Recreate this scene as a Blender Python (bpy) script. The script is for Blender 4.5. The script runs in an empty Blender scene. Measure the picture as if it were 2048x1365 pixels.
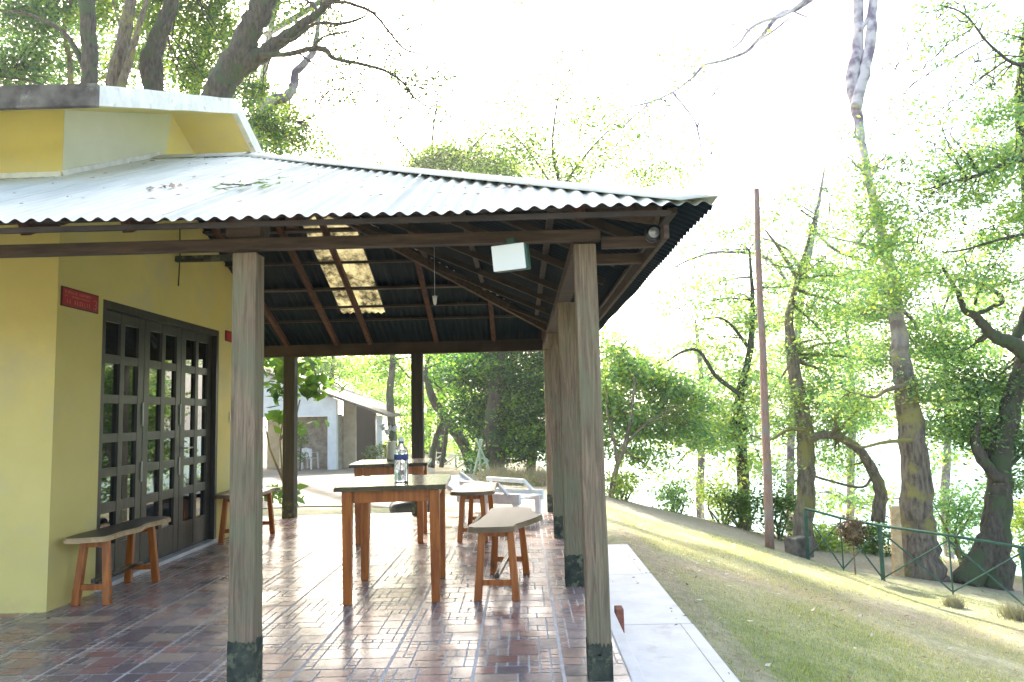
import bpy, bmesh, math, random
import numpy as np
from mathutils import Vector, Matrix
C = bpy.context.scene
COL = C.collection
rng = np.random.default_rng(7)
random.seed(7)
# ---------------------------------------------------------------- camera
H = 1.24; FPX = 1500.0; CX, CY = 1024.0, 682.5
def _cam():
    a, b = (1045.-CX)/FPX, (830.-CY)/FPX
    y = np.array([a, b, 1.]); y /= np.linalg.norm(y)
    s, c = math.sin(.024), math.cos(.024)
    z = np.array([-s, -c, s*a+c*b]); z /= np.linalg.norm(z)
    x = np.cross(y, z); x = x if x[0] > 0 else -x
    return np.stack([x, y, z])
CM = _cam()
cam = bpy.data.objects.new('camera', bpy.data.cameras.new('camera')); COL.objects.link(cam)
m = Matrix.Identity(4)
for r in range(3):
    m[r][0] = CM[r, 0]; m[r][1] = -CM[r, 1]; m[r][2] = -CM[r, 2]
m[2][3] = H
cam.matrix_world = m
cam.data.lens = FPX/2048*36; cam.data.sensor_width = 36; cam.data.clip_end = 3000; cam.data.clip_start = .05
C.camera = cam
# ---------------------------------------------------------------- light
SUN = Vector((-.30, .76, .60)).normalized()
w = bpy.data.worlds.new("World"); C.world = w; w.use_nodes = True
nt = w.node_tree; bg = nt.nodes['Background']
sky = nt.nodes.new('ShaderNodeTexSky'); sky.sky_type = 'NISHITA'; sky.sun_disc = False
sky.sun_elevation = math.asin(SUN.z); sky.sun_rotation = math.atan2(SUN.x, SUN.y)
sky.air_density = 1.0; sky.dust_density = 4.0; sky.ozone_density = .05
nt.links.new(sky.outputs[0], bg.inputs[0]); bg.inputs[1].default_value = .15
sl = bpy.data.lights.new('sun', 'SUN'); sl.energy = 4.0; sl.angle = math.radians(.5); sl.color = (1, .93, .80)
so = bpy.data.objects.new('sun', sl); COL.objects.link(so); so.rotation_euler = SUN.to_track_quat('Z', 'Y').to_euler()
C.view_settings.view_transform = 'Standard'; C.view_settings.look = 'None'; C.view_settings.exposure = 2.32; C.view_settings.gamma = 1
C.render.engine = 'CYCLES'
C.cycles.max_bounces = 8; C.cycles.transparent_max_bounces = 8; C.cycles.diffuse_bounces = 4
C.cycles.use_denoising = True
C.cycles.sample_clamp_indirect = 8

def ray(x, y):
    return CM @ np.array([(x-CX)/FPX, (y-CY)/FPX, 1.])
def at(x, y, Y):
    r = ray(x, y); p = np.array([0, 0, H]) + Y/r[1]*r
    return Vector(p)
def glare_haze():  # added air volume; its scattering stands in for lens glare
    me = bpy.data.meshes.new('glare_haze'); bm = bmesh.new(); bmesh.ops.create_cube(bm, size=1); bmesh.ops.transform(bm, matrix=Matrix.Translation((150, 370, 15)) @ Matrix.Diagonal((1100, 860, 60, 1)), verts=bm.verts[:]); bm.to_mesh(me); bm.free()
    o = bpy.data.objects.new('glare_haze', me); COL.objects.link(o); o['kind'] = 'stuff'
    mt = bpy.data.materials.new('glare_air'); mt.use_nodes = True; t = mt.node_tree; t.nodes.remove(t.nodes['Principled BSDF'])
    v = t.nodes.new('ShaderNodeVolumePrincipled'); v.inputs['Color'].default_value = (.97, .99, .97, 1); v.inputs['Density'].default_value = HAZE; v.inputs['Anisotropy'].default_value = .55
    t.links.new(v.outputs[0], t.nodes['Material Output'].inputs['Volume']); me.materials.append(mt)
HAZE = .0013
glare_haze()
C.cycles.volume_bounces = 0
# ---------------------------------------------------------------- materials
def mat(name): 
    mt = bpy.data.materials.new(name); mt.use_nodes = True
    return mt, mt.node_tree, mt.node_tree.nodes['Principled BSDF']
def N(nt, t, **k):
    n = nt.nodes.new(t)
    for a, b in k.items():
        if a in n.inputs: n.inputs[a].default_value = b
        else: setattr(n, a, b)
    return n
def noisy(name, c1, c2, scale=6, rough=.6, bump=.0, stretch=(1, 1, 1), detail=6, c3=None, s3=1.2, lo=.35, hi=.65, metal=0, spec=.5, w3=(.5, .62), bscale=None, space='Object', distort=0.):
    mt, nt, p = mat(name); L = nt.links.new
    tc = N(nt, 'ShaderNodeTexCoord'); mp = N(nt, 'ShaderNodeMapping'); mp.inputs['Scale'].default_value = stretch
    L(tc.outputs[space], mp.inputs[0])
    n = N(nt, 'ShaderNodeTexNoise', Scale=scale, Detail=detail, Roughness=.6, Distortion=distort); L(mp.outputs[0], n.inputs['Vector'])
    cr = N(nt, 'ShaderNodeValToRGB'); cr.color_ramp.elements[0].position = lo; cr.color_ramp.elements[1].position = hi
    cr.color_ramp.elements[0].color = (*c1, 1); cr.color_ramp.elements[1].color = (*c2, 1)
    L(n.outputs[0], cr.inputs[0]); out = cr.outputs[0]
    if c3:
        n3 = N(nt, 'ShaderNodeTexNoise', Scale=s3, Detail=5.0, Roughness=.65); L(tc.outputs[space], n3.inputs['Vector'])
        mr = N(nt, 'ShaderNodeMapRange'); mr.inputs[1].default_value = w3[0]; mr.inputs[2].default_value = w3[1]; L(n3.outputs[0], mr.inputs[0])
        mx = N(nt, 'ShaderNodeMix', data_type='RGBA'); L(mr.outputs[0], mx.inputs[0]); L(out, mx.inputs[6]); mx.inputs[7].default_value = (*c3, 1); out = mx.outputs[2]
    L(out, p.inputs['Base Color'])
    p.inputs['Roughness'].default_value = rough; p.inputs['Metallic'].default_value = metal
    p.inputs['Specular IOR Level'].default_value = spec
    if bump:
        b = N(nt, 'ShaderNodeBump', Strength=bump, Distance=.02)
        if bscale:
            nb = N(nt, 'ShaderNodeTexNoise', Scale=bscale, Detail=6.0); L(mp.outputs[0], nb.inputs['Vector']); L(nb.outputs[0], b.inputs['Height'])
        else: L(n.outputs[0], b.inputs['Height'])
        L(b.outputs[0], p.inputs['Normal'])
    return mt
def plain(name, c, rough=.5, metal=0, spec=.5):
    return noisy(name, tuple(x*.88 for x in c), tuple(min(1, x*1.1) for x in c), 9, rough, metal=metal, spec=spec)
M = {}
M['wall'] = noisy('yellow_paint', (.67, .56, .18), (.73, .615, .215), 1.4, .6, .25, c3=(.63, .55, .26), s3=1.6, w3=(.5, .7), bscale=7)
def dirt(mt):
    nt = mt.node_tree; p = nt.nodes['Principled BSDF']; L = nt.links.new; src = p.inputs['Base Color'].links[0].from_socket
    tc = N(nt, 'ShaderNodeTexCoord'); sp = N(nt, 'ShaderNodeSeparateXYZ'); L(tc.outputs['Object'], sp.inputs[0])
    n = N(nt, 'ShaderNodeTexNoise', Scale=9.0, Detail=7.0, Roughness=.7); L(tc.outputs['Object'], n.inputs['Vector'])
    ma = N(nt, 'ShaderNodeMath', operation='MULTIPLY_ADD'); L(sp.outputs[2], ma.inputs[0]); ma.inputs[1].default_value = -1.6; L(n.outputs[0], ma.inputs[2])
    mr = N(nt, 'ShaderNodeMapRange'); mr.inputs[1].default_value = .38; mr.inputs[2].default_value = .62; mr.inputs[4].default_value = .22; L(ma.outputs[0], mr.inputs[0])
    mx = N(nt, 'ShaderNodeMix', data_type='RGBA'); L(mr.outputs[0], mx.inputs[0]); L(src, mx.inputs[6]); mx.inputs[7].default_value = (.42, .34, .22, 1); L(mx.outputs[2], p.inputs['Base Color'])
dirt(M['wall'])
M['conc'] = noisy('whitewash', (.62, .62, .55), (.78, .78, .72), 9, .8, .25, c3=(.30, .29, .24), s3=5, w3=(.60, .72))
M['stain'] = noisy('stained_concrete', (.06, .052, .045), (.17, .15, .125), 7, .9, .3, c3=(.32, .30, .25), s3=4, w3=(.6, .72))
M['glarewall'] = noisy('reflected_glare_tint', (.56, .57, .38), (.63, .64, .46), 1.4, .6, .05, c3=(.50, .50, .26), s3=1.1, w3=(.6, .8))  # glare reflected off the roof, put into the wall colour as cream
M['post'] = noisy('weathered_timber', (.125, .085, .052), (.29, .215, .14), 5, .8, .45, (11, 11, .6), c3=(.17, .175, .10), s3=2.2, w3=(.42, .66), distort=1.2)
M['darkpost'] = noisy('shade_dark_timber', (.014, .016, .012), (.035, .032, .022), 5, .7, .3, (9, 9, .5))  # far posts: porch shade put into a darker timber colour
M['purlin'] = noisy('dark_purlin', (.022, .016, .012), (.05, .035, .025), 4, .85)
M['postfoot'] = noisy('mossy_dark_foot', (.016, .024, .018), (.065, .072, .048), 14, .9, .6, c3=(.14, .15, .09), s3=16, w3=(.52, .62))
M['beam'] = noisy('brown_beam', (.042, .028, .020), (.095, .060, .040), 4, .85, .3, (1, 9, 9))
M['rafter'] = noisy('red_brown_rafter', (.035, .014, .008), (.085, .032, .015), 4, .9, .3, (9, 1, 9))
M['orange'] = noisy('varnished_orange_wood', (.25, .062, .007), (.46, .14, .018), 5, .32, .12, (7, 7, .6), c3=(.12, .045, .015), s3=7, w3=(.6, .78))
M['darkwood'] = noisy('dark_varnished_wood', (.022, .017, .010), (.042, .034, .018), 2, .2, .0, (3, .4, 1), detail=1, spec=.6)
M['seat'] = noisy('polished_seat', (.14, .085, .042), (.21, .14, .075), 2, .4, .0, (3, .4, 1), detail=1, spec=.6)
M['blackseat'] = noisy('worn_dark_seat', (.018, .014, .010), (.045, .034, .022), 3, .4, .0, (9, .6, 1), detail=3)
M['edge'] = noisy('raw_wood_edge', (.38, .25, .12), (.58, .42, .22), 12, .6, .2)
M['door'] = noisy('grey_brown_door_paint', (.026, .023, .018), (.045, .041, .032), 5, .38, .1, (6, 6, .6))
M['metal'] = plain('galvanised_metal', (.45, .45, .43), .4, .6)
M['green'] = noisy('dark_green_paint', (.010, .055, .035), (.022, .095, .06), 12, .45, .1, c3=(.10, .045, .02), s3=9, w3=(.62, .72))
M['palegreen'] = plain('pale_green_paint', (.32, .42, .30), .5)
M['rust'] = noisy('rusty_pole', (.20, .12, .09), (.32, .20, .155), 10, .7, .3, (4, 4, .8), c3=(.22, .19, .17), s3=3)
M['black'] = plain('black_rubber', (.010, .012, .014), .45)
M['white'] = plain('white_plastic', (.78, .80, .80), .35)
M['pillar'] = noisy('white_render', (.60, .64, .66), (.72, .75, .76), 3, .8, .1)
M['beige'] = noisy('beige_render', (.34, .29, .20), (.46, .40, .28), 3, .85, .2)
M['stone'] = noisy('stone_block', (.22, .20, .16), (.42, .38, .31), 6, .85, .4)
M['slate'] = noisy('old_roofing', (.045, .042, .038), (.12, .11, .095), 6, .8, .3)
M['inside'] = plain('dark_interior', (.012, .015, .013), .8)  # near-black colour carries the shade of unlit rooms and openings
M['ledge'] = noisy('white_step_paint', (.56, .56, .56), (.68, .68, .68), 5, .5, .15, c3=(.36, .35, .31), s3=3.2, w3=(.60, .78))
M['grout'] = plain('pale_grout', (.74, .69, .64), .6)
M['red'] = noisy('red_sign_paint', (.36, .018, .022), (.46, .03, .03), 20, .35)
M['maroon'] = plain('maroon_border', (.10, .012, .012), .5)
M['pink'] = plain('faded_pink_paint', (.62, .22, .20), .5)
M['cream'] = plain('cream_plastic', (.72, .68, .48), .4)
M['blueband'] = plain('blue_label', (.03, .06, .22), .4)
M['bark'] = noisy('dark_bark', (.028, .024, .018), (.10, .085, .06), 7, .9, .8, (3, 3, .7), c3=(.05, .075, .03), s3=2.5, w3=(.5, .6))
M['bark2'] = noisy('lichen_bark', (.075, .06, .042), (.24, .20, .145), 6, .9, .8, (3, 3, .7), c3=(.22, .20, .06), s3=1.6, w3=(.5, .6))
M['bark3'] = noisy('pale_grey_bark', (.20, .18, .19), (.42, .38, .38), 5, .85, .6, (3, 3, .7), c3=(.12, .10, .13), s3=1.6, w3=(.5, .6))
def glare_bark():  # upper bark paled in colour to paint the glare washing it out
    mt = noisy('bark_glare_upward', (.06, .048, .034), (.21, .17, .125), 6, .9, .8, (3, 3, .7), c3=(.22, .20, .06), s3=1.6, w3=(.5, .6)); nt = mt.node_tree; p = nt.nodes['Principled BSDF']; L = nt.links.new
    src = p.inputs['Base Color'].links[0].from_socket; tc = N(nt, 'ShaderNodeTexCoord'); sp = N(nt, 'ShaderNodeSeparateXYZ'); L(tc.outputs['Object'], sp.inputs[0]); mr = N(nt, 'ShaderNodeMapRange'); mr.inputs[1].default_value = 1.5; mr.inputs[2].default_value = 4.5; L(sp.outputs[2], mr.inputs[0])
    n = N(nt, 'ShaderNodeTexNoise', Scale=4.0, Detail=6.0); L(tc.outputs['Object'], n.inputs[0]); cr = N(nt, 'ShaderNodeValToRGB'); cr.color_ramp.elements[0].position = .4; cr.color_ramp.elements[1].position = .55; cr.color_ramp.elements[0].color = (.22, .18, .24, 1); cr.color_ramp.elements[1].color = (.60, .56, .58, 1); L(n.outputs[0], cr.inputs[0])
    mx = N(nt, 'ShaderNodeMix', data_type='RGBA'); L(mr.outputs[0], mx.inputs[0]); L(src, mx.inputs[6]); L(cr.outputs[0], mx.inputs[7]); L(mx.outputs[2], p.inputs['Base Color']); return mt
M['bark4'] = glare_bark()
M['twig'] = plain('dark_twig', (.045, .035, .03), .9)
M['dry'] = noisy('dry_brown_twigs', (.10, .07, .04), (.24, .18, .10), 20, .9)
M['brick'] = noisy('red_brick', (.22, .07, .04), (.34, .13, .08), 20, .85, .3)
M['petal'] = plain('fallen_pale_leaf', (.58, .54, .44), .6)
M['browndry'] = plain('fallen_brown_leaf', (.20, .12, .06), .7)

def leafmat(name, c, var=.5, trans=.5, hue=.0):
    mt, nt, p = mat(name); L = nt.links.new; nt.nodes.remove(p)
    g = N(nt, 'ShaderNodeNewGeometry')
    cr = N(nt, 'ShaderNodeValToRGB'); e = cr.color_ramp.elements
    e[0].color = (c[0]*(1-var), c[1]*(1-var*.8), c[2]*(1-var*.3), 1); e[1].color = (min(1, c[0]*(1+var*1.6)), min(1, c[1]*(1+var)), c[2], 1)
    L(g.outputs['Random Per Island'], cr.inputs[0])
    tc = N(nt, 'ShaderNodeTexCoord')
    d = N(nt, 'ShaderNodeBsdfDiffuse'); L(cr.outputs[0], d.inputs[0])
    t = N(nt, 'ShaderNodeBsdfTranslucent')
    hs = N(nt, 'ShaderNodeMix', data_type='RGBA', blend_type='MULTIPLY'); hs.inputs[0].default_value = 1; L(cr.outputs[0], hs.inputs[6]); hs.inputs[7].default_value = (2.0, 2.1, 1.05, 1)
    L(hs.outputs[2], t.inputs[0])
    mx = N(nt, 'ShaderNodeMixShader'); mx.inputs[0].default_value = trans; L(d.outputs[0], mx.inputs[1]); L(t.outputs[0], mx.inputs[2])
    gl = N(nt, 'ShaderNodeBsdfGlossy', Roughness=.42); gl.inputs[0].default_value = (.9, .95, 1, 1)
    m2 = N(nt, 'ShaderNodeMixShader'); m2.inputs[0].default_value = .025; L(mx.outputs[0], m2.inputs[1]); L(gl.outputs[0], m2.inputs[2])
    L(m2.outputs[0], nt.nodes['Material Output'].inputs[0])
    return mt
M['leaf_mid'] = leafmat('mid_green_leaf', (.070, .140, .038))
M['leaf_light'] = leafmat('yellow_green_leaf', (.15, .22, .045), .45, .6)
M['leaf_glare'] = leafmat('glare_bleached_leaf', (.30, .38, .15), .4, .6)  # lens glare painted in: leaf colour bleached for the bright crowns
M['leaf_pale'] = leafmat('pale_blue_green_leaf', (.17, .29, .17), .4, .5)  # brightened in colour too, for glare on the lakeside crowns
M['leaf_fresh'] = leafmat('fresh_green_leaf', (.12, .25, .05), .5, .55)
M['leaf_dark'] = leafmat('dark_green_leaf', (.032, .105, .036), .5, .35)
M['leaf_blue'] = leafmat('blue_green_leaf', (.065, .135, .075), .4, .45)
M['grassblade'] = leafmat('grass_blade', (.21, .26, .12), .5, .4)
M['grassdry'] = leafmat('dry_grass_blade', (.38, .37, .24), .3, .3)
M['twiggrey'] = leafmat('grey_twigs', (.20, .20, .15), .4, .1)
M['twigbrown'] = leafmat('brown_twigs', (.10, .075, .045), .4, .1)

def glassy():
    mt, nt, p = mat('dark_window_glass')
    p.inputs['Base Color'].default_value = (.006, .010, .009, 1); p.inputs['Roughness'].default_value = .02
    p.inputs['Specular IOR Level'].default_value = .9; p.inputs['IOR'].default_value = 1.7
    return mt
M['glass'] = glassy()
def clear():
    mt, nt, p = mat('clear_plastic'); p.inputs['Base Color'].default_value = (.92, .97, .98, 1)
    p.inputs['Roughness'].default_value = .05; p.inputs['Transmission Weight'].default_value = .85; p.inputs['IOR'].default_value = 1.33
    return mt
M['clear'] = clear()
def lampglass():
    mt, nt, p = mat('frosted_lamp_glass'); p.inputs['Base Color'].default_value = (.80, .84, .82, 1); p.inputs['Roughness'].default_value = .18
    return mt
M['lampglass'] = lampglass()
def sheet():
    mt, nt, p = mat('painted_roof_sheet'); L = nt.links.new
    g = N(nt, 'ShaderNodeNewGeometry'); tc = N(nt, 'ShaderNodeTexCoord')
    mp = N(nt, 'ShaderNodeMapping'); mp.inputs['Scale'].default_value = (5, .8, 1); L(tc.outputs['Object'], mp.inputs[0])
    n = N(nt, 'ShaderNodeTexNoise', Scale=1.6, Detail=6.0); L(mp.outputs[0], n.inputs['Vector'])
    cr = N(nt, 'ShaderNodeValToRGB'); cr.color_ramp.elements[0].position = .34; cr.color_ramp.elements[1].position = .6
    cr.color_ramp.elements[0].color = (.49, .50, .43, 1); cr.color_ramp.elements[1].color = (.60, .61, .53, 1); L(n.outputs[0], cr.inputs[0])
    n2 = N(nt, 'ShaderNodeTexNoise', Scale=2.3, Detail=8.0, Roughness=.7); L(tc.outputs['Object'], n2.inputs['Vector'])
    r2 = N(nt, 'ShaderNodeMapRange'); r2.inputs[1].default_value = .68; r2.inputs[2].default_value = .74; L(n2.outputs[0], r2.inputs[0])
    ma = N(nt, 'ShaderNodeMix', data_type='RGBA'); L(r2.outputs[0], ma.inputs[0]); L(cr.outputs[0], ma.inputs[6]); ma.inputs[7].default_value = (.16, .26, .20, 1)
    mb = N(nt, 'ShaderNodeMix', data_type='RGBA'); L(g.outputs['Backfacing'], mb.inputs[0]); L(ma.outputs[2], mb.inputs[6]); mb.inputs[7].default_value = (.004, .013, .018, 1)  # underside teal taken near black, with porch shade painted in
    L(mb.outputs[2], p.inputs['Base Color']); p.inputs['Roughness'].default_value = .65; p.inputs['Specular IOR Level'].default_value = .12
    return mt
M['sheet'] = sheet()
def skyl():
    mt, nt, p = mat('translucent_yellow_sheet'); L = nt.links.new; nt.nodes.remove(p)
    tc = N(nt, 'ShaderNodeTexCoord'); n = N(nt, 'ShaderNodeTexNoise', Scale=5.0, Detail=7.0, Roughness=.7); L(tc.outputs['Object'], n.inputs['Vector'])
    cr = N(nt, 'ShaderNodeValToRGB'); cr.color_ramp.elements[0].position = .42; cr.color_ramp.elements[1].position = .60
    cr.color_ramp.elements[0].color = (.06, .05, .025, 1); cr.color_ramp.elements[1].color = (.60, .50, .24, 1); L(n.outputs[0], cr.inputs[0])
    t = N(nt, 'ShaderNodeBsdfTranslucent'); L(cr.outputs[0], t.inputs[0])
    d = N(nt, 'ShaderNodeBsdfDiffuse'); L(cr.outputs[0], d.inputs[0]); mx = N(nt, 'ShaderNodeMixShader'); mx.inputs[0].default_value = .7
    L(d.outputs[0], mx.inputs[1]); L(t.outputs[0], mx.inputs[2]); L(mx.outputs[0], nt.nodes['Material Output'].inputs[0])
    return mt
M['skyl'] = skyl()
def tilemat():
    mt, nt, p = mat('printed_stone_tile'); L = nt.links.new
    a = N(nt, 'ShaderNodeAttribute'); a.attribute_name = 'stone'; tc = N(nt, 'ShaderNodeTexCoord')
    n = N(nt, 'ShaderNodeTexNoise', Scale=22.0, Detail=7.0, Roughness=.7); L(tc.outputs['Object'], n.inputs['Vector'])
    mr = N(nt, 'ShaderNodeMapRange'); mr.inputs[3].default_value = .6; mr.inputs[4].default_value = 1.4; L(n.outputs[0], mr.inputs[0])
    mx = N(nt, 'ShaderNodeMix', data_type='RGBA', blend_type='MULTIPLY'); mx.inputs[0].default_value = 1; L(a.outputs[0], mx.inputs[6]); L(mr.outputs[0], mx.inputs[7])
    L(mx.outputs[2], p.inputs['Base Color'])
    n2 = N(nt, 'ShaderNodeTexNoise', Scale=3.0, Detail=6.0); L(tc.outputs['Object'], n2.inputs['Vector'])
    m2 = N(nt, 'ShaderNodeMapRange'); m2.inputs[1].default_value = .3; m2.inputs[2].default_value = .7; m2.inputs[3].default_value = .17; m2.inputs[4].default_value = .36; L(n2.outputs[0], m2.inputs[0])
    L(m2.outputs[0], p.inputs['Roughness']); p.inputs['IOR'].default_value = 1.5; p.inputs['Specular IOR Level'].default_value = .5
    b = N(nt, 'ShaderNodeBump', Strength=.03, Distance=.01); L(n.outputs[0], b.inputs['Height']); L(b.outputs[0], p.inputs['Normal'])
    return mt
M['tile'] = tilemat()
def water():
    mt, nt, p = mat('lake_water'); L = nt.links.new
    p.inputs['Base Color'].default_value = (.16, .33, .30, 1); p.inputs['Roughness'].default_value = .3; p.inputs['Specular IOR Level'].default_value = .2
    tc = N(nt, 'ShaderNodeTexCoord'); n = N(nt, 'ShaderNodeTexNoise', Scale=.9, Detail=5.0); L(tc.outputs['Object'], n.inputs['Vector'])
    b = N(nt, 'ShaderNodeBump', Strength=.5, Distance=.2); L(n.outputs[0], b.inputs['Height']); L(b.outputs[0], p.inputs['Normal'])
    return mt
M['water'] = water()
def groundmat():
    mt, nt, p = mat('dry_lawn'); L = nt.links.new
    tc = N(nt, 'ShaderNodeTexCoord'); a = N(nt, 'ShaderNodeAttribute'); a.attribute_name = 'bare'
    n = N(nt, 'ShaderNodeTexNoise', Scale=1.1, Detail=9.0, Roughness=.68); L(tc.outputs['Object'], n.inputs['Vector'])
    cr = N(nt, 'ShaderNodeValToRGB'); e = cr.color_ramp.elements; e[0].position = .36; e[1].position = .62
    e[0].color = (.21, .265, .11, 1); e[1].color = (.44, .43, .28, 1); L(n.outputs[0], cr.inputs[0])
    n2 = N(nt, 'ShaderNodeTexNoise', Scale=14.0, Detail=8.0, Roughness=.75); L(tc.outputs['Object'], n2.inputs['Vector'])
    mr = N(nt, 'ShaderNodeMapRange'); mr.inputs[1].default_value = .3; mr.inputs[2].default_value = .7; mr.inputs[3].default_value = .62; mr.inputs[4].default_value = 1.3; L(n2.outputs[0], mr.inputs[0])
    s = N(nt, 'ShaderNodeValToRGB'); s.color_ramp.elements[0].color = (.30, .25, .17, 1); s.color_ramp.elements[1].color = (.42, .37, .28, 1); L(n.outputs[0], s.inputs[0])
    ad = N(nt, 'ShaderNodeMath', operation='ADD'); L(a.outputs['Fac'], ad.inputs[0]); n3 = N(nt, 'ShaderNodeMath', operation='MULTIPLY_ADD'); L(n2.outputs[0], n3.inputs[0]); n3.inputs[1].default_value = .8; n3.inputs[2].default_value = -.4; L(n3.outputs[0], ad.inputs[1]); ad.use_clamp = True
    mx = N(nt, 'ShaderNodeMix', data_type='RGBA'); L(ad.outputs[0], mx.inputs[0]); L(cr.outputs[0], mx.inputs[6]); L(s.outputs[0], mx.inputs[7])
    mm = N(nt, 'ShaderNodeMix', data_type='RGBA', blend_type='MULTIPLY'); mm.inputs[0].default_value = 1; L(mx.outputs[2], mm.inputs[6]); L(mr.outputs[0], mm.inputs[7])
    L(mm.outputs[2], p.inputs['Base Color']); p.inputs['Roughness'].default_value = .95; p.inputs['Specular IOR Level'].default_value = .1
    b = N(nt, 'ShaderNodeBump', Strength=.6, Distance=.05); L(n2.outputs[0], b.inputs['Height']); L(b.outputs[0], p.inputs['Normal'])
    return mt
M['ground'] = groundmat()
M['paving'] = noisy('worn_paving', (.115, .105, .085), (.19, .175, .145), 2.5, .85, .2, c3=(.10, .105, .055), s3=.8, w3=(.55, .7))

# ---------------------------------------------------------------- mesh helpers
def link(name, me, mt=None, parent=None, loc=None, smooth=False):
    o = bpy.data.objects.new(name, me); COL.objects.link(o)
    if mt is not None:
        for x in (mt if isinstance(mt, (list, tuple)) else [mt]): me.materials.append(x)
    if parent: o.parent = parent
    if loc is not None: o.location = loc
    if smooth:
        me.polygons.foreach_set('use_smooth', [True]*len(me.polygons))
    return o
def thing(name, label, cat, loc=(0, 0, 0), rz=0, group=None, kind=None):
    o = bpy.data.objects.new(name, None); COL.objects.link(o); o.location = loc; o.rotation_euler = (0, 0, rz)
    return tag(o, label, cat, group, kind)
def tag(o, label, cat, group=None, kind=None):
    o['label'] = label; o['category'] = cat
    if group: o['group'] = group
    if kind: o['kind'] = kind
    return o
class MB:
    def __init__(s): s.bm = bmesh.new()
    def box(s, c, d, rot=None, bev=0., mi=0):
        r = bmesh.ops.create_cube(s.bm, size=1)
        mm = Matrix.Translation(c) @ (rot.to_4x4() if rot else Matrix.Identity(4)) @ Matrix.Diagonal((*d, 1))
        bmesh.ops.transform(s.bm, matrix=mm, verts=r['verts'])
        es = list({e for v in r['verts'] for e in v.link_edges})
        if bev:
            rr = bmesh.ops.bevel(s.bm, geom=es, offset=bev, segments=2, affect='EDGES', profile=.6)
            fs = rr['faces']
        for f in s.bm.faces:
            if f.tag is False and mi: pass
        if mi:
            for v in r['verts']:
                if v.is_valid:
                    for f in v.link_faces: f.material_index = mi
        return s
    def bx(s, x0, x1, y0, y1, z0, z1, bev=0.):
        return s.box(((x0+x1)/2, (y0+y1)/2, (z0+z1)/2), (x1-x0, y1-y0, z1-z0), None, bev)
    def beam(s, a, b, w, h, bev=.004, up=(0, 0, 1)):
        a, b = Vector(a), Vector(b); y = (b-a); L = y.length; y.normalize(); u = Vector(up)
        x = y.cross(u).normalized(); z = x.cross(y)
        R = Matrix((x, y, z)).transposed()
        return s.box((a+b)/2, (w, L, h), R, bev)
    def taper(s, a, b, w0, w1):
        a, b = Vector(a), Vector(b); vs = []
        for p, q in ((a, w0), (b, w1)):
            for sx, sy in ((-1, -1), (1, -1), (1, 1), (-1, 1)): vs.append(s.bm.verts.new(p+Vector((sx*q[0]/2, sy*q[1]/2, 0))))
        f = [s.bm.faces.new([vs[i] for i in t]) for t in ((3, 2, 1, 0), (4, 5, 6, 7), (0, 1, 5, 4), (1, 2, 6, 5), (2, 3, 7, 6), (3, 0, 4, 7))]
        es = list({e for v in vs for e in v.link_edges}); bmesh.ops.bevel(s.bm, geom=es, offset=.004, segments=1, affect='EDGES')
        return s
    def tube(s, pts, rad, n=8, jit=0., cap=True):
        pts = [Vector(p) for p in pts]; rings = []
        if not hasattr(rad, '__len__'): rad = [rad]*len(pts)
        ref = Vector((.13, .97, .2)).normalized()
        for i, p in enumerate(pts):
            t = (pts[min(i+1, len(pts)-1)]-pts[max(i-1, 0)])
            if t.length < 1e-9: t = Vector((0, 0, 1))
            t.normalize(); u = t.cross(ref)
            if u.length < .05: u = t.cross(Vector((1, 0, 0)))
            u.normalize(); v = t.cross(u)
            rings.append([s.bm.verts.new(p+(u*math.cos(k*math.tau/n)+v*math.sin(k*math.tau/n))*rad[i]*(1+jit*random.uniform(-1, 1))) for k in range(n)])
        for a, b in zip(rings, rings[1:]):
            for k in range(n):
                s.bm.faces.new((a[k], a[(k+1) % n], b[(k+1) % n], b[k]))
        if cap:
            s.bm.faces.new(rings[0][::-1]); s.bm.faces.new(rings[-1])
        return s
    def lathe(s, prof, n=20, c=(0, 0, 0)):
        c = Vector(c)
        rings = [[s.bm.verts.new(c+Vector((r*math.cos(k*math.tau/n), r*math.sin(k*math.tau/n), z))) for k in range(n)] for r, z in prof]
        for a, b in zip(rings, rings[1:]):
            for k in range(n): s.bm.faces.new((a[k], a[(k+1) % n], b[(k+1) % n], b[k]))
        s.bm.faces.new(rings[0][::-1]); s.bm.faces.new(rings[-1])
        return s
    def poly(s, pts, mi=0):
        f = s.bm.faces.new([s.bm.verts.new(Vector(p)) for p in pts]); f.material_index = mi; return f
    def prism(s, pts, d):
        d = Vector(d); a = [s.bm.verts.new(Vector(p)) for p in pts]; b = [s.bm.verts.new(Vector(p)+d) for p in pts]
        n = len(a); s.bm.faces.new(a[::-1]); s.bm.faces.new(b)
        for k in range(n): s.bm.faces.new((a[k], a[(k+1) % n], b[(k+1) % n], b[k]))
        return s
    def build(s, name, mt, parent=None, loc=None, smooth=False):
        bmesh.ops.recalc_face_normals(s.bm, faces=s.bm.faces[:])
        me = bpy.data.meshes.new(name); s.bm.to_mesh(me); s.bm.free()
        return link(name, me, mt, parent, loc, smooth)
def raw(name, V, F, mt, parent=None, smooth=False, mi=None):
    """V (n,3), F (m,4) or (m,3) arrays"""
    me = bpy.data.meshes.new(name); V = np.asarray(V, np.float32); F = np.asarray(F, np.int32); k = F.shape[1]
    me.vertices.add(len(V)); me.vertices.foreach_set('co', V.ravel()); me.loops.add(F.size); me.loops.foreach_set('vertex_index', F.ravel())
    me.polygons.add(len(F)); me.polygons.foreach_set('loop_start', np.arange(0, F.size, k, dtype=np.int32))
    if mi is not None: me.polygons.foreach_set('material_index', np.asarray(mi, np.int32))
    me.update(calc_edges=True)
    return link(name, me, mt, parent, None, smooth)
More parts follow.
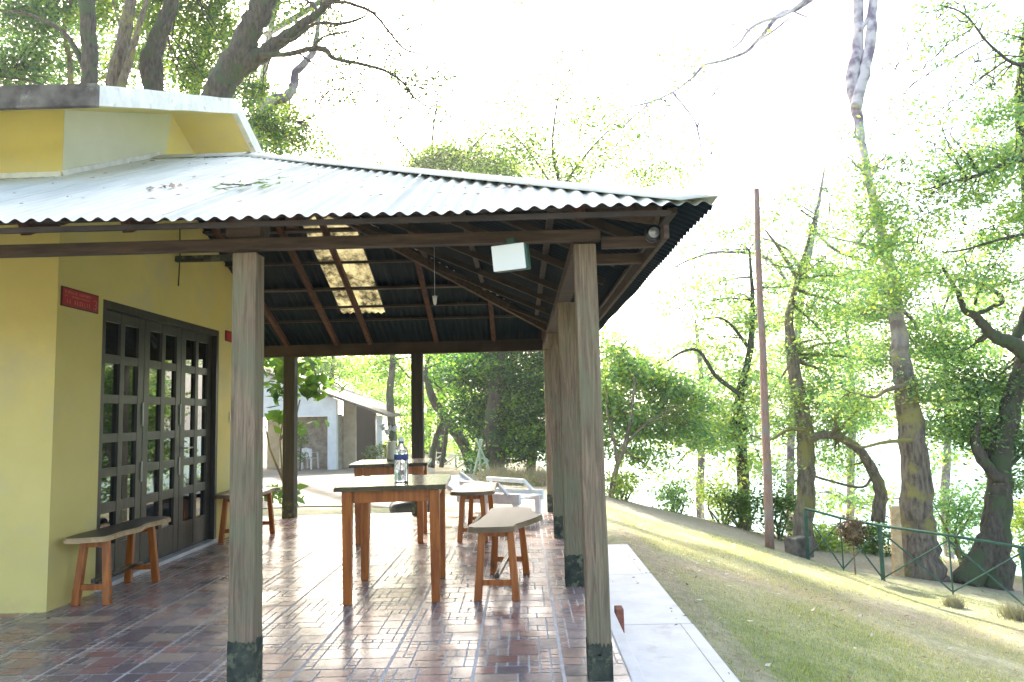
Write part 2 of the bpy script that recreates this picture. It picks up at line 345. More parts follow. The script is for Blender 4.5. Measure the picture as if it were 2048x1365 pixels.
def dup(root):
    r = root.copy(); COL.objects.link(r)
    for ch in list(root.children):
        c = ch.copy(); COL.objects.link(c); c.parent = r
        for g in ch.children:
            d = g.copy(); COL.objects.link(d); d.parent = c
    return r

# ---------------------------------------------------------------- terrain
LAND = np.array([(-90, -30), (14, -30), (13, 11), (9.2, 14.2), (8.6, 17.5), (4.5, 17.2), (1.8, 16.2), (.9, 18.5), (-1, 25), (-3, 50), (-8, 140), (-90, 140)], float)
def gz(X, Y):
    X = np.asarray(X, float); Y = np.asarray(Y, float)
    z = -.15-.28*np.clip(X-1.1, 0, 4)-.13*np.clip(X-5.1, 0, 4)-.025*np.clip(Y-9, 0, 30)
    z = z+.022*np.sin(X*1.7+Y*.6)*np.cos(Y*1.1-X*.4)*np.clip((X-1.3), 0, 1)
    # bank down to the lake
    ins = np.zeros(X.shape, bool); d = np.full(X.shape, 1e9)
    for (x0, y0), (x1, y1) in zip(LAND, np.roll(LAND, -1, 0)):
        with np.errstate(divide='ignore', invalid='ignore'):
            ins ^= ((y0 > Y) != (y1 > Y)) & (X < (x1-x0)*(Y-y0)/(y1-y0+1e-12)+x0)
        dx, dy = x1-x0, y1-y0; t = np.clip(((X-x0)*dx+(Y-y0)*dy)/(dx*dx+dy*dy), 0, 1)
        d = np.minimum(d, np.hypot(X-x0-t*dx, Y-y0-t*dy))
    d = np.where(ins, 0, d)
    return z-np.minimum(.55*d, 6.5)
def g1(x, y): return float(gz(np.array(x), np.array(y)))
def gpix(px, py):
    r = ray(px, py)
    for t in np.arange(2, 60, .03):
        if H+t*r[2] < g1(t*r[0], t*r[1]): break
    return Vector((t*r[0], t*r[1], g1(t*r[0], t*r[1])))
xs = np.concatenate([np.linspace(-90, -14, 20), np.linspace(-13, 16, 146), np.linspace(17, 60, 22), [90, 200]])
ys = np.concatenate([np.linspace(-30, 1, 12), np.linspace(1.3, 30, 150), np.linspace(31, 150, 60)])
GX, GY = np.meshgrid(xs, ys); GZ = gz(GX, GY)
GZ = np.where((GX < .9) & (GY < 10.4), np.minimum(GZ, -.2), GZ)
nx, ny = len(xs), len(ys); idx = np.arange(nx*ny).reshape(ny, nx)
Fq = np.stack([idx[:-1, :-1], idx[:-1, 1:], idx[1:, 1:], idx[1:, :-1]], -1).reshape(-1, 4)
gnd = raw('ground', np.stack([GX, GY, GZ], -1).reshape(-1, 3), Fq, M['ground'], smooth=True); gnd['kind'] = 'structure'
def bareness(X, Y):
    fy = 12.6-.35*(X-4.5)                                # the fence line
    b = np.clip((Y-fy)*1.2+.2, 0, 1)*np.where(X > 3, 1, 0)
    b = np.maximum(b, np.clip((Y-12.6)*.5, 0, 1)*np.where(X <= 3.6, 1, 0)*np.where(X > -30, 1, 0))
    b = np.maximum(b, .85*np.exp(-((X-1.22)/.13)**2))
    b = np.maximum(b, .75*np.exp(-((Y-7.2-.25*X)/.5)**2)*(X > 1.2))
    b = np.where((Y > 9.9) & (Y < 12.8) & (X < 3), b*0, b)
    g = np.exp(-((X-2.2)**2+(Y-4.6)**2)/2.2)             # greener patch by the camera
    return np.clip(b*.85+.35-.6*g, 0, 1)
at_ = gnd.data.attributes.new('bare', 'FLOAT', 'POINT'); at_.data.foreach_set('value', bareness(GX, GY).ravel().astype(np.float32))
lake = MB(); lake.poly([(-350, 10, -6), (650, 10, -6), (650, 760, -6), (-350, 760, -6)])
o = lake.build('lake_water', M['water']); o['kind'] = 'structure'
# courtyard paving beyond the porch
pv = MB()
ga = [(-30, 9.98), (-.6, 9.98), (-.9, 12.2), (-1.6, 15), (-2.6, 22), (-3.4, 30), (-3.9, 36), (-30, 36)]
bmv = []
me_x = np.linspace(-30, 0, 31); 
def pave():
    xs = np.linspace(-30, -.2, 60); ys = np.linspace(12.7, 37, 50); V = []; F = []
    def edge(y): return np.interp(y, [12.7, 13.2, 15, 22, 30, 37], [-1.0, -.9, -1.5, -2.6, -3.5, -4.2])
    for y in ys:
        for t in np.linspace(0, 1, 40):
            x = -30+t**.6*(edge(y)+30); V.append((x, y+.35*math.sin(x*1.3)*(y < 13), g1(x, y)+.012))
    for j in range(len(ys)-1):
        for i in range(39):
            a = j*40+i; F.append((a, a+1, a+41, a+40))
    o = raw('paved_path', V, F, M['paving']); o['kind'] = 'structure'
pave()
# ---------------------------------------------------------------- porch floor, step
FX0, FX1, FY0, FY1 = -7.5, .53, 1.2, 9.92
fl = MB().bx(FX0, FX1, FY0, FY1, -.3, -.003, .0).build('porch_floor', M['grout']); fl['kind'] = 'structure'
def tiles():
    pal = [(.34, .17, .14), (.38, .23, .18), (.43, .32, .25), (.24, .18, .185), (.32, .24, .225), (.21, .165, .165), (.36, .20, .175), (.40, .27, .215)]
    T = .436; U = 8; u = T/U
    def layout(seed):
        r = random.Random(seed); occ = np.zeros((U, U), int); rects = []
        for j in range(U):
            for i in range(U):
                if occ[j, i]: continue
                opts = [(3, 3), (4, 3), (3, 2), (2, 2), (2, 3), (1, 1), (1, 2), (3, 3), (2, 4), (4, 3)]; r.shuffle(opts)
                for w_, h_ in opts+[(1, 1)]:
                    if i+w_ <= U and j+h_ <= U and not occ[j:j+h_, i:i+w_].any():
                        occ[j:j+h_, i:i+w_] = 1; rects.append((i, j, w_, h_, r.choice(pal))); break
        return rects
    lay = [layout(s) for s in range(3)]
    V = []; F = []; col = []; rr = random.Random(3)
    nx = int((FX1-FX0)/T)+2; ny = int((FY1-FY0)/T)+2
    for a in range(nx):
        for b in range(ny):
            x0 = -.27+T*(a-17); y0 = 1.25+T*b; L = lay[rr.randrange(3)]; q = rr.randrange(4); sh = rr.uniform(.88, 1.12)
            for i, j, w_, h_, c in L:
                if q & 1: i = U-i-w_
                if q & 2: j = U-j-h_
                gx = .0044; X0 = max(x0+i*u+gx, FX0); X1 = min(x0+(i+w_)*u-gx, FX1-.06); Y0 = max(y0+j*u+gx, FY0); Y1 = min(y0+(j+h_)*u-gx, FY1-.05)
                if i == 0: X0 += .005
                if i+w_ == U: X1 -= .004
                if j == 0: Y0 += .003
                if X1-X0 < .01 or Y1-Y0 < .01: continue
                n = len(V); e = .006
                V += [(X0+e, Y0, 0), (X1-e, Y0, 0), (X1, Y0+e, 0), (X1, Y1-e, 0), (X1-e, Y1, 0), (X0+e, Y1, 0), (X0, Y1-e, 0), (X0, Y0+e, 0)]
                F.append(tuple(range(n, n+8))); k = sh*rr.uniform(.85, 1.15); col.append((c[0]*k, c[1]*k, c[2]*k, 1))
    F = np.array(F); o = raw('tile_paving', V, F, M['tile'], fl)
    at = o.data.attributes.new('stone', 'FLOAT_COLOR', 'FACE'); at.data.foreach_set('color', np.array(col, np.float32).ravel())
tiles()
MB().bx(FX1-.055, FX1+.012, FY0, FY1+.012, -.16, .003, .006).bx(FX0, FX1-.055, FY1-.045, FY1+.012, -.16, .003, .006).build('white_edging', M['ledge'], fl)
stp = MB()
for ya, yb in ((-1, 1.9), (1.904, 3.55), (3.554, 5.1), (5.104, 6.65), (6.654, 8.15)): stp.bx(FX1+.012, 1.085+random.uniform(-.006, .006), ya, yb, -.45, -.15+random.uniform(-.002, .002), .008)
stp.build('porch_step', M['ledge'])['kind'] = 'structure'
# ---------------------------------------------------------------- yellow house
WX, WY, WB = -3.22, 5.13, 8.45
house = thing('yellow_house', 'yellow painted house with gabled concrete roof and glazed folding doors', 'house', (-5, 6.8, 0))
house.location = (0, 0, 0)
def soff(y): return 3.46+.394*(y-5.07) if y < 6.75 else 4.122-.385*(y-6.75)
DY0, DY1, DZ = 5.70, 7.93, 2.21
wb = MB()
T = .2
# side wall with the door opening (pieces butt)
for y0, y1, z0, z1 in ((WY, DY0, -.2, None), (DY1, WB, -.2, None), (DY0, DY1, DZ, None)):
    ys_ = [y0]+([6.75] if y0 < 6.75 < y1 else [])+[y1]
    pts = [(WX, y0, z0), (WX, y1, z0)]+[(WX, y, soff(y)+.02) for y in reversed(ys_)]
    wb.prism(pts, (-T, 0, 0))
wb.prism([(WX-T, WY, -.2), (-9, WY, -.2), (-9, WY, soff(WY)), (WX-T, WY, soff(WY))], (0, T, 0))
wb.prism([(WX-T, WB, -.2), (-9, WB, -.2), (-9, WB, soff(WB)), (WX-T, WB, soff(WB))], (0, -T, 0))
wb.build('wall', M['wall'], house)
zr_ = lambda y: 2.15+.453*(y-3.30)
MB().prism([(WX+.003, WY, 2.9), (WX+.003, 6.6, 3.5), (WX+.003, 6.75, soff(6.75)), (WX+.003, WY, soff(WY))], (-.0015, 0, 0)).build('upper_wall_glare', M['glarewall'], house)  # thin sheet painting reflected glare onto the upper side wall
# inside: dark room behind the glazing
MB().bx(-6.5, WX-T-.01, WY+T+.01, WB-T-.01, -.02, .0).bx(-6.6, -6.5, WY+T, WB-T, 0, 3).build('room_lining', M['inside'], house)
# gabled slab
RX = -2.6
prof = [(4.5, soff(4.5)), (6.75, soff(6.75)), (9.0, soff(9.0))]
def slab(x0, x1, name, mt, th=.115, e=0.):
    b = MB(); n = 24; low = []; up = []
    for i in range(n+1):
        y = 4.5-e+(4.5+2*e)*i/n; low.append((x0, y, soff(y)-e+random.uniform(-1, 1)*.004*(e > 0))); up.append((x0, y, soff(y)+th+e+random.uniform(-1, 1)*.004*(e > 0)))
    bb = b.prism(low+up[::-1], (x1-x0, 0, 0)); return b.build(name, mt, house)
slab(-9, RX-.05, 'roof', M['wall'])
slab(RX-.05, RX, 'barge_board', M['conc'], .125, .006)
MB().bx(-9, RX-.002, 4.455, 4.497, soff(4.5)-.02, soff(4.5)+.125, .004).build('eave_board', M['stain'], house)
# thin concrete topping so that the slab top is not yellow
tp = MB(); 
tp.prism([(RX-.06, 4.49, soff(4.5)+.118), (RX-.06, 6.75, soff(6.75)+.118), (RX-.06, 9.0, soff(9)+.118), (RX-.06, 9.0, soff(9)+.135), (RX-.06, 6.75, soff(6.75)+.135), (RX-.06, 4.49, soff(4.5)+.135)], (-6.3, 0, 0)).build('roof_topping', M['stain'], house)
# door frame and three folding leaves
fx = WX-.03
MB().bx(WX-.13, WX-.004, DY0, DY0+.05, 0, DZ).bx(WX-.13, WX-.004, DY1-.05, DY1, 0, DZ).bx(WX-.13, WX-.004, DY0+.05, DY1-.05, DZ-.06, DZ).build('door_frame', M['door'], house)
MB().bx(WX-.12, WX+.03, DY0, DY1, .0, .035, .006).build('door_sill', M['ledge'], house)
lw = (DY1-DY0-.10)/3
rows = [(.30, .55), (.57+.06, .83), (.90, 1.10), (1.17, 1.41), (1.48, 1.73), (1.80, 2.06)]
for k in range(3):
    y0 = DY0+.05+k*lw+.004; y1 = y0+lw-.008; x0, x1 = WX-.10, WX-.055
    b = MB(); st = .095; mid = (y0+y1)/2
    cols = ((y0+st, mid-.035), (mid+.035, y1-st))
    b.bx(x0, x1, y0, y0+st, .04, DZ-.065, .004).bx(x0, x1, y1-st, y1, .04, DZ-.065, .004).bx(x0, x1, mid-.035, mid+.035, .04, DZ-.065, .003)
    zz = [.04]+[v for r_ in rows for v in r_]+[DZ-.065]
    for c0, c1 in cols:
        for i in range(0, len(zz), 2): b.bx(x0+.003, x1-.003, c0-.001, c1+.001, zz[i], zz[i+1], .003)
    d = b.build('door', M['door'], house)
    g = MB().bx(x0+.015, x0+.021, y0+st-.01, y1-st+.01, rows[0][0]-.01, rows[-1][1]+.01).build('glass', M['glass'], d)
    if k < 2:
        [MB().bx(x1+.002, x1+.013, y1-.018, y1-.006, q0, q1, .002).build('hinge', M['metal'], d) for q0, q1 in ((1.22, 1.42), (.75, .92))]
    else:
        MB().tube([(x1+.0, y0+.05, 1.0), (x1+.05, y0+.05, 1.0), (x1+.05, y0+.16, 1.0)], .009).build('handle', M['metal'], d)
for px, z0, z1, y0, y1, lab in ((0, 2.08, 2.22, 5.16, 5.62, 'wide red sign with faded pink writing between house corner and doors'), (1, 2.12, 2.235, 8.08, 8.36, 'small plain red sign high on the wall beyond the doors')):
    s = thing('wall_sign', lab, 'sign', (WX, (y0+y1)/2, (z0+z1)/2), 0, 'red signs on the yellow wall')
    hy, hz = (y1-y0)/2, (z1-z0)/2
    MB().bx(.002, .010, -hy, hy, -hz, hz, .001).build('border', M['maroon'], s)
    MB().bx(.0102, .014, -hy+.012, hy-.012, -hz+.01, hz-.01, .001).build('panel', M['red'], s)
    if px == 0:
        b = MB(); r = random.Random(4)
        for zz_, hh, n in ((.036, .016, 17), (.008, .010, 22), (-.030, .030, 11)):
            y = -.20
            for i in range(n):
                wd = r.uniform(.5, 1)*.30/n
                if r.random() < .85:
                    b.bx(.0142, .0150, y, y+wd*.25, zz_-hh/2, zz_+hh/2)
                    if r.random() < .6: b.bx(.0142, .0152, y+wd*.25, y+wd*.8, zz_+hh/2-.003, zz_+hh/2)
                    if r.random() < .6: b.bx(.0142, .0152, y+wd*.25, y+wd*.8, zz_-hh/2, zz_-hh/2+.003)
                y += .33/n
        b.build('lettering', M['pink'], s)
        MB().tube([(.0148, .155, .015), (.0148, .185, .022), (.0148, .192, -.005), (.0148, .168, -.012), (.0148, .192, -.02), (.0148, .186, -.045), (.0148, .155, -.04)], .004, 6).build('emblem', M['pink'], s)
sw = MB().bx(0.001, .012, -.045, .045, -.06, .06, .004).build('light_switch', M['cream'], None, (WX, 8.27, 1.29)); tag(sw, 'cream light switch plate on the yellow wall past the doors', 'light switch')
MB().bx(.0125, .018, -.012, .012, -.02, .02, .002).build('rocker', M['white'], sw)
# dark bracket under the roof by the wall, cable
br = thing('timber_bracket', 'dark timber bracket reaching down from the roof above the doors', 'bracket', (WX, 6.9, 2.8))
MB().bx(.0, .62, -.03, .03, -.055, .0, .004).build('arm', M['postfoot'], br)
MB().bx(.56, .62, -.028, .028, -.52, -.056, .004).build('hanger', M['postfoot'], br)
cb = MB().tube([(WX+.02, 6.92, 3.1), (WX+.022, 6.93, 2.8), (WX+.02, 6.915, 2.52)], .006).build('loose_cable', M['black']); tag(cb, 'short loose cable end hanging down the yellow wall above the doors', 'cable')
# ---------------------------------------------------------------- porch canopy
EY0, EY1, EX, EZ = 3.30, 10.05, .89, 2.15
AX, AY, AZ = -2.40, 6.50, 3.60
sF = (AZ-EZ)/(AY-EY0); sB = (AZ-EZ)/(EY1-AY); sR = (AZ-EZ)/(EX-AX)
porch = thing('porch_canopy', 'timber veranda with grey posts and hipped corrugated metal roof', 'veranda')
def hipx_front(x):
    return EY0+(EX-x)/(EX-AX)*(AY-EY0) if x > AX else AY
def hipx_back(x):
    return EY1-(EX-x)/(EX-AX)*(EY1-AY) if x > AX else AY
PIT, AMP = .076, .0095
def wave(u): return AMP*math.cos(u*math.tau/PIT)
def corr(x0, x1, slope, name, mt, parent, ylo=None, yhi=None, overlap=0.):
    """strips along y for front/back, along x for right"""
    n = int(round((x1-x0)/(PIT/8))); V = []; F = []; K = 10
    for i in range(n+1):
        u = x0+(x1-x0)*i/n
        if slope == 'front': a, b_ = (EY0 if ylo is None else ylo), hipx_front(u)
        elif slope == 'back': a, b_ = EY1, hipx_back(u)
        else:
            a = EX; t = (u-EY0)/(AY-EY0) if u < AY else (EY1-u)/(EY1-AY); b_ = EX-t*(EX-AX)
        if slope == 'front' and u < WX: b_ = WY+.02
        if ylo is not None and slope == 'back': a, b_ = ylo, max(yhi, hipx_back(u))
        sag = .006*math.sin(u*1.9)+.004*math.sin(u*5.3)
        for k in range(K+1):
            v = a+(b_-a)*k/K
            if slope == 'front': x, y, z = u, v, EZ+sF*(v-EY0)
            elif slope == 'back': x, y, z = u, v, EZ+sB*(EY1-v)
            else: x, y, z = v, u, EZ+sR*(EX-v)
            V.append((x, y, z+wave(u)+sag+.012))
    for i in range(n):
        for k in range(K):
            a = i*(K+1)+k; q = (a, a+K+1, a+K+2, a+1)
            if slope == 'front': F.append(q)
            else: F.append(q[::-1])
    o = raw(name, V, F, mt, parent, smooth=True)
    return o
def fixn(o):
    me = o.data; me.update()
    if sum(p.normal.z for p in list(me.polygons)[:50]) < 0: me.flip_normals()
SX0, SX1, SY0, SY1 = -2.20, -1.66, 7.36, 9.14
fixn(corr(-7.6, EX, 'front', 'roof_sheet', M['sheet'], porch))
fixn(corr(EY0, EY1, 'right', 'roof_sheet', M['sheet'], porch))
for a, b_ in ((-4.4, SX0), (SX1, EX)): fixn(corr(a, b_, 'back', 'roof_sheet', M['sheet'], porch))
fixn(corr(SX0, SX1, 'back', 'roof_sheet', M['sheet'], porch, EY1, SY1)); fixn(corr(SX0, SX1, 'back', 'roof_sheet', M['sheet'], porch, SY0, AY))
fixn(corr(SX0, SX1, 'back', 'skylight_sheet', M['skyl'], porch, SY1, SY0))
# hip caps: folded strips over the hips and the ridge
def cap(a, b, w1, w2, nm='ridge_cap', lift=.03):
    a, b = Vector(a), Vector(b); n = 40; V = []; F = []
    for i in range(n+1):
        p = a.lerp(b, i/n)
        for j, (wx, dz) in enumerate(w1):
            V.append(p+Vector((wx[0], wx[1], wx[2]+lift+dz)))
    m_ = len(w1)
    for i in range(n):
        for j in range(m_-1):
            q = i*m_+j; F.append((q, q+1, q+m_+1, q+m_))
    o = raw(nm, [tuple(v) for v in V], F, M['sheet'], porch, smooth=True); fixn(o)
    sm = o.modifiers.new('thick', 'SOLIDIFY'); sm.thickness = .003
    return o
W_ = .17
def capprof(dL, dR):
    out = []
    for t in (-1, -.55, -.15, 0, .15, .55, 1):
        d = dL if t < 0 else dR; out.append(((d[0]*abs(t), d[1]*abs(t), d[2]*abs(t)), .014*(1-abs(t))**.5))
    return out
hipF = (Vector((EX+.012, EY0-.012, EZ)), Vector((AX, AY, AZ)))
cap(*hipF, capprof((-W_, 0, 0), (0, W_, 0)), 0)
cap((EX+.012, EY1+.012, EZ), (AX, AY, AZ), capprof((-W_, 0, 0), (0, -W_, 0)), 0)
cap((AX+.1, AY, AZ), (WX+.01, AY, AZ), capprof((0, -W_, -W_*sF), (0, W_, -W_*sB)), 0)
for xx in (-6.9, -5.3, -4.1, -2.75, -1.6, -.6): MB().beam((xx, EY0-.004, EZ+.03), (xx, min(hipx_front(xx), WY if xx < WX else 9)-.1, EZ+sF*(min(hipx_front(xx), WY if xx < WX else 9)-.1-EY0)+.03), .010, .004, .001).build('sheet_lap', M['sheet'], porch)
# flashing along the wall
MB().beam((WX+.012, WY, EZ+sF*(WY-EY0)+.04), (WX+.012, AY, AZ+.04), .02, .05).beam((-7.6, WY-.012, EZ+sF*(WY-EY0)+.03), (WX, WY-.012, EZ+sF*(WY-EY0)+.03), .02, .04).build('flashing', M['conc'], porch)
# posts
PZ = 2.07; PW = .125
def post(x, y, w_=PW, dark=False):
    b = MB(); jx, jy = random.uniform(-.008, .008), random.uniform(-.006, .006)
    b.taper((x, y, .001), (x+jx, y+jy, PZ), (w_, w_), (w_*.97, w_*.97))
    bmesh.ops.subdivide_edges(b.bm, edges=[e for e in b.bm.edges if abs(e.verts[0].co.z-e.verts[1].co.z) > 1], cuts=12)
    for v in b.bm.verts: v.co.x += random.uniform(-.0012, .0012); v.co.y += random.uniform(-.0012, .0012)
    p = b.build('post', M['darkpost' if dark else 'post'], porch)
    f = MB(); hh = (.19 if x < 0 else .15) if y < 4 else .20; n = 10
    f.bx(x-w_/2-.0025, x+w_/2+.0025, y-w_/2-.0025, y+w_/2+.0025, .0, hh, .004)
    bmesh.ops.subdivide_edges(f.bm, edges=f.bm.edges[:], cuts=5, use_grid_fill=True)
    for v in f.bm.verts:
        if v.co.z > hh-.02: v.co.z += random.uniform(-.05, .03)
    f.build('foot', M['postfoot'], p)
    return p
RP = [(.335, 3.68), (.345, 5.62), (.35, 7.74), (.35, 9.76)]
for x, y in RP: post(x+(.008 if y > 4 else 0), y, .110 if y < 4 else .138)
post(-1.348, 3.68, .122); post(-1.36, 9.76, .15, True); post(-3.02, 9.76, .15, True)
# beams
def bm_(nm, a, b, w_, h_, mt='beam'): return MB().beam(a, b, w_, h_).build(nm, M[mt], porch)
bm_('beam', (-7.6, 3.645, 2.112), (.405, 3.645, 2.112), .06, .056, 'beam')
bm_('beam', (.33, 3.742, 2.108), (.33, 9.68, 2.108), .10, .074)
bm_('beam', (-4.2, 9.76, 2.14), (.41, 9.76, 2.14), .12, .15, 'purlin')  # dark purlin colour carries the porch shade on the far beam
MB().bx(-1.44, -1.27, 3.61, 3.75, 2.147, 2.28, .004).build('packing_block', M['beam'], porch)
def zf(y): return EZ+sF*(y-EY0)-.06
def zb(y): return EZ+sB*(EY1-y)-.06
def zr(x): return EZ+sR*(EX-x)-.06
def rafter(a, b, w_=.05, h_=.07): bm_('rafter', a, b, w_, h_, 'rafter')
for x in (-6.6, -5.9, -5.2, -4.5, -3.8): rafter((x, EY0+.24, zf(EY0+.24)), (x, WY-.02, zf(WY-.02)))
for x in (-3.05, -2.4, -1.9, -1.1, -.35, .3):
    if x > -3.1: yf = hipx_front(x)-.05; rafter((x, EY0+.24, zf(EY0+.24)), (x, yf, zf(yf)))
for x in (-3.05, -2.4, -1.96, -1.1, -.35, .3):
    yb = hipx_back(x)+.05; rafter((x, EY1-.05, zb(EY1-.05)), (x, yb, zb(yb)))
for y in (4.1, 4.8, 5.5, 6.5, 7.3, 8.1, 8.9, 9.5):
    t = (y-EY0)/(AY-EY0) if y < AY else (EY1-y)/(EY1-AY); xi = EX-t*(EX-AX)+.05
    bm_('rafter', (EX-.26, y, zr(EX-.26)), (xi, y, zr(xi)), .04, .05, 'purlin')
hr = lambda a, b: bm_('hip_rafter', a, b, .045, .09, 'beam')
hr((EX-.22, EY0+.215, EZ-.075+.22*sR), (AX, AY, AZ-.09)); hr((EX-.2, EY1-.21, EZ-.07+.2*sR), (AX, AY, AZ-.09))
rafter((AX, AY, AZ-.09), (WX+.01, AY, AZ-.09), .05, .12)
# purlins
def purlin(a, b): bm_('purlin', a, b, .11 if abs(a[1]-8.55) < .01 or abs(a[1]-7.5) < .01 else .045, .026, 'purlin')
for y in (3.55, 3.95, 4.6, 5.3, 6.0):
    xr = EX-(y-EY0)/(AY-EY0)*(EX-AX)-.06; xl = -7.6 if y < WY else WX+.01
    purlin((xl, y, zf(y)+.036), (xr, y, zf(y)+.036))
for y in (9.9, 9.23, 8.93, 8.55, 8.05, 7.5, 7.0):
    xr = EX-(EY1-y)/(EY1-AY)*(EX-AX)-.06; purlin((-4.3 if y > WB+.1 else WX+.01, y, zb(y)+.036), (xr, y, zb(y)+.036))
for x in (.74, .2, -.4, -1.0, -1.7):
    t = (EX-x)/(EX-AX); purlin((x, EY0+t*(AY-EY0)+.06, zr(x)+.036), (x, EY1-t*(EY1-AY)-.06, zr(x)+.036))
# eave boards
MB().bx(-7.6, .70, 3.345, 3.365, 2.126, 2.152, .003).build('eave_board', M['purlin'], porch)
MB().bx(.675, .70, 3.412, 9.95, 2.04, 2.10, .003).build('eave_board', M['beam'], porch)
for oy in (4.04, 3.64): MB().bx(.41, .674, oy-.022, oy+.022, 2.045, 2.10, .003).build('outrigger', M['beam'], porch)
# ---------------------------------------------------------------- lamps on the porch
fd = thing('floodlight', 'square floodlight with white glass hanging from the front porch beam', 'floodlight', (-.045, 3.54, 1.993)); fd.rotation_euler = (math.radians(8), math.radians(-2.5), math.radians(-14))
MB().bx(-.080, .092, -.0, .055, -.066, .060, .008).bx(-.07, .08, .056, .085, -.045, .045, .006).build('housing', M['green'], fd)
MB().bx(-.082, .080, -.012, -.001, -.062, .062, .006).build('lamp_glass', M['lampglass'], fd)
MB().bx(-.02, .02, .06, .10, .0, .10, .003).build('bracket', M['green'], fd)
sp = thing('round_lamp', 'round black outdoor lamp with pale lens at the corner of the eave', 'lamp', (.645, 3.50, 2.085))
sp.scale = (.72, .72, .72)
b = MB().lathe([(.02, 0), (.058, .004), (.062, .02), (.05, .06), (.02, .075)], 24); bmesh.ops.rotate(b.bm, cent=(0, 0, 0), matrix=Matrix.Rotation(math.radians(98), 3, 'X'), verts=b.bm.verts[:])
b.build('housing', M['black'], sp, smooth=True).rotation_euler = (0, 0, math.pi)
b = MB().lathe([(.006, .022), (.012, .02), (.014, .006), (.034, .004), (.036, -.006)], 24); bmesh.ops.rotate(b.bm, cent=(0, 0, 0), matrix=Matrix.Rotation(math.radians(98), 3, 'X'), verts=b.bm.verts[:])
b.build('lens', M['metal'], sp, (0.0, -.008, -.0), smooth=True)
MB().tube([(0, .03, .02), (.02, .05, .07)], .012).build('stem', M['black'], sp)
bb = MB().lathe([(.008, 0), (.016, .02), (.02, .06), (.024, .085), (.01, .09)], 12).tube([(0, 0, .09), (0, 0, .62)], .0015, 5).build('hanging_bulb', M['white'], None, (-.80, 7.0, 2.29), True); tag(bb, 'small white bulb hanging on a cord under the dark porch roof', 'bulb')
# ---------------------------------------------------------------- furniture
def table(name, label, c, rz, w_, l_, h_, leg=.07, topover=.045, inset_far=.0):
    t = thing(name, label, 'table', c, rz, 'tables on the porch')
    b = MB(); n = 9; random.seed(int(c[1]*10))
    pts = []
    for i in range(n+1): pts.append((-w_/2-topover+(w_+2*topover)*i/n, -l_/2-topover+random.uniform(-.004, .004), 0))
    for i in range(n+1): pts.append((w_/2+topover+random.uniform(-.006, .006), -l_/2-topover+(l_+2*topover)*(i+.5)/(n+1), 0))
    for i in range(n+1): pts.append((w_/2+topover-(w_+2*topover)*i/n, l_/2+topover, 0))
    for i in range(n+1): pts.append((-w_/2-topover+random.uniform(-.006, .006), l_/2+topover-(l_+2*topover)*(i+.5)/(n+1), 0))
    b.prism([(x, y, h_-.032) for x, y, _ in pts], (0, 0, .032))
    top = [f for f in b.bm.faces if f.calc_center_median().z > h_-.001]
    b.bm.faces.ensure_lookup_table()
    bmesh.ops.bevel(b.bm, geom=[e for e in b.bm.edges if e.verts[0].co.z > h_-.001 and e.verts[1].co.z > h_-.001], offset=.006, segments=2, affect='EDGES')
    b.build('tabletop', M['darkwood'], t)
    for sx in (-1, 1):
        for sy in (-1, 1):
            MB().taper((sx*(w_/2-leg/2), sy*(l_/2-leg/2), .001), (sx*(w_/2-leg/2), sy*(l_/2-leg/2), h_-.033), (leg*.8, leg*.8), (leg, leg)).build('leg', M['orange'], t)
    a = w_/2-leg*.5; c2 = l_/2-leg*.5; z0 = h_-.115; z1 = h_-.034
    for s in (-1, 1):
        MB().bx(-a+leg/2, a-leg/2, s*c2-.012, s*c2+.012, z0, z1, .002).build('apron', M['orange'], t)
        MB().bx(s*a-.012, s*a+.012, -c2+leg/2, c2-leg/2, z0, z1, .002).build('apron', M['orange'], t)
    return t
table('wooden_table', 'nearest wooden table with dark top and orange legs, bottle standing on it', (-.93, 5.56, 0), math.radians(3), .66, .82, .785)
table('wooden_table', 'farther wooden table behind the one with the bottle, beside the bare bench', (-1.37, 7.9, 0), math.radians(4), .68, .74, .79)
def bench(label, c, rz, w_, l_, h_, seat, th=.035, leg=.052, bow=0., edgem='seat', sm='seat', splay=.035):
    t = thing('wooden_bench', label, 'bench', c, rz, 'live edge wooden benches on the porch')
    b = MB(); b.prism([(x, y, h_-th) for x, y in seat], (0, 0, th))
    b.bm.normal_update()
    bmesh.ops.bevel(b.bm, geom=[e for e in b.bm.edges if e.verts[0].co.z > h_-.001 and e.verts[1].co.z > h_-.001], offset=.008, segments=2, affect='EDGES')
    for f in b.bm.faces:
        if abs(f.normal.z) < .6: f.material_index = 1
    b.build('seat', [M[sm], M[edgem]], t)
    for sy in (-1, 1):
        for sx in (-1, 1):
            MB().taper((sx*w_/2, sy*(l_/2), .001), (sx*(w_/2-splay), sy*(l_/2-.03), h_-th-.001), (leg, leg*.8), (leg*.9, leg*.8)).build('leg', M['orange'], t)
        y = sy*(l_/2-.008)
        MB().bx(-w_/2+leg/2, w_/2-leg/2, y-.012, y+.012, .10, .14, .003).build('stretcher', M['orange'], t)
        y = sy*(l_/2-.03)
        MB().bx(-w_/2+splay+leg*.4, w_/2-splay-leg*.4, y-.014, y+.014, h_-th-.05, h_-th-.002, .003).build('rail', M['orange'], t)
    MB().bx(-.016, .016, -l_/2+.01, l_/2-.01, .145, .175, .004).build('long_stretcher', M['darkwood'], t)
    return t
def blob(pts, n=5):
    """closed catmull-rom outline"""
    P = [Vector((*p, 0)) for p in pts]; out = []; m_ = len(P)
    for i in range(m_):
        p0, p1, p2, p3 = P[i-1], P[i], P[(i+1) % m_], P[(i+2) % m_]
        for k in range(n):
            t = k/n; q = .5*((2*p1)+(p2-p0)*t+(2*p0-5*p1+4*p2-p3)*t*t+(3*p1-p0-3*p2+p3)*t*t*t)
            out.append((q.x+random.uniform(-.002, .002), q.y))
    return out
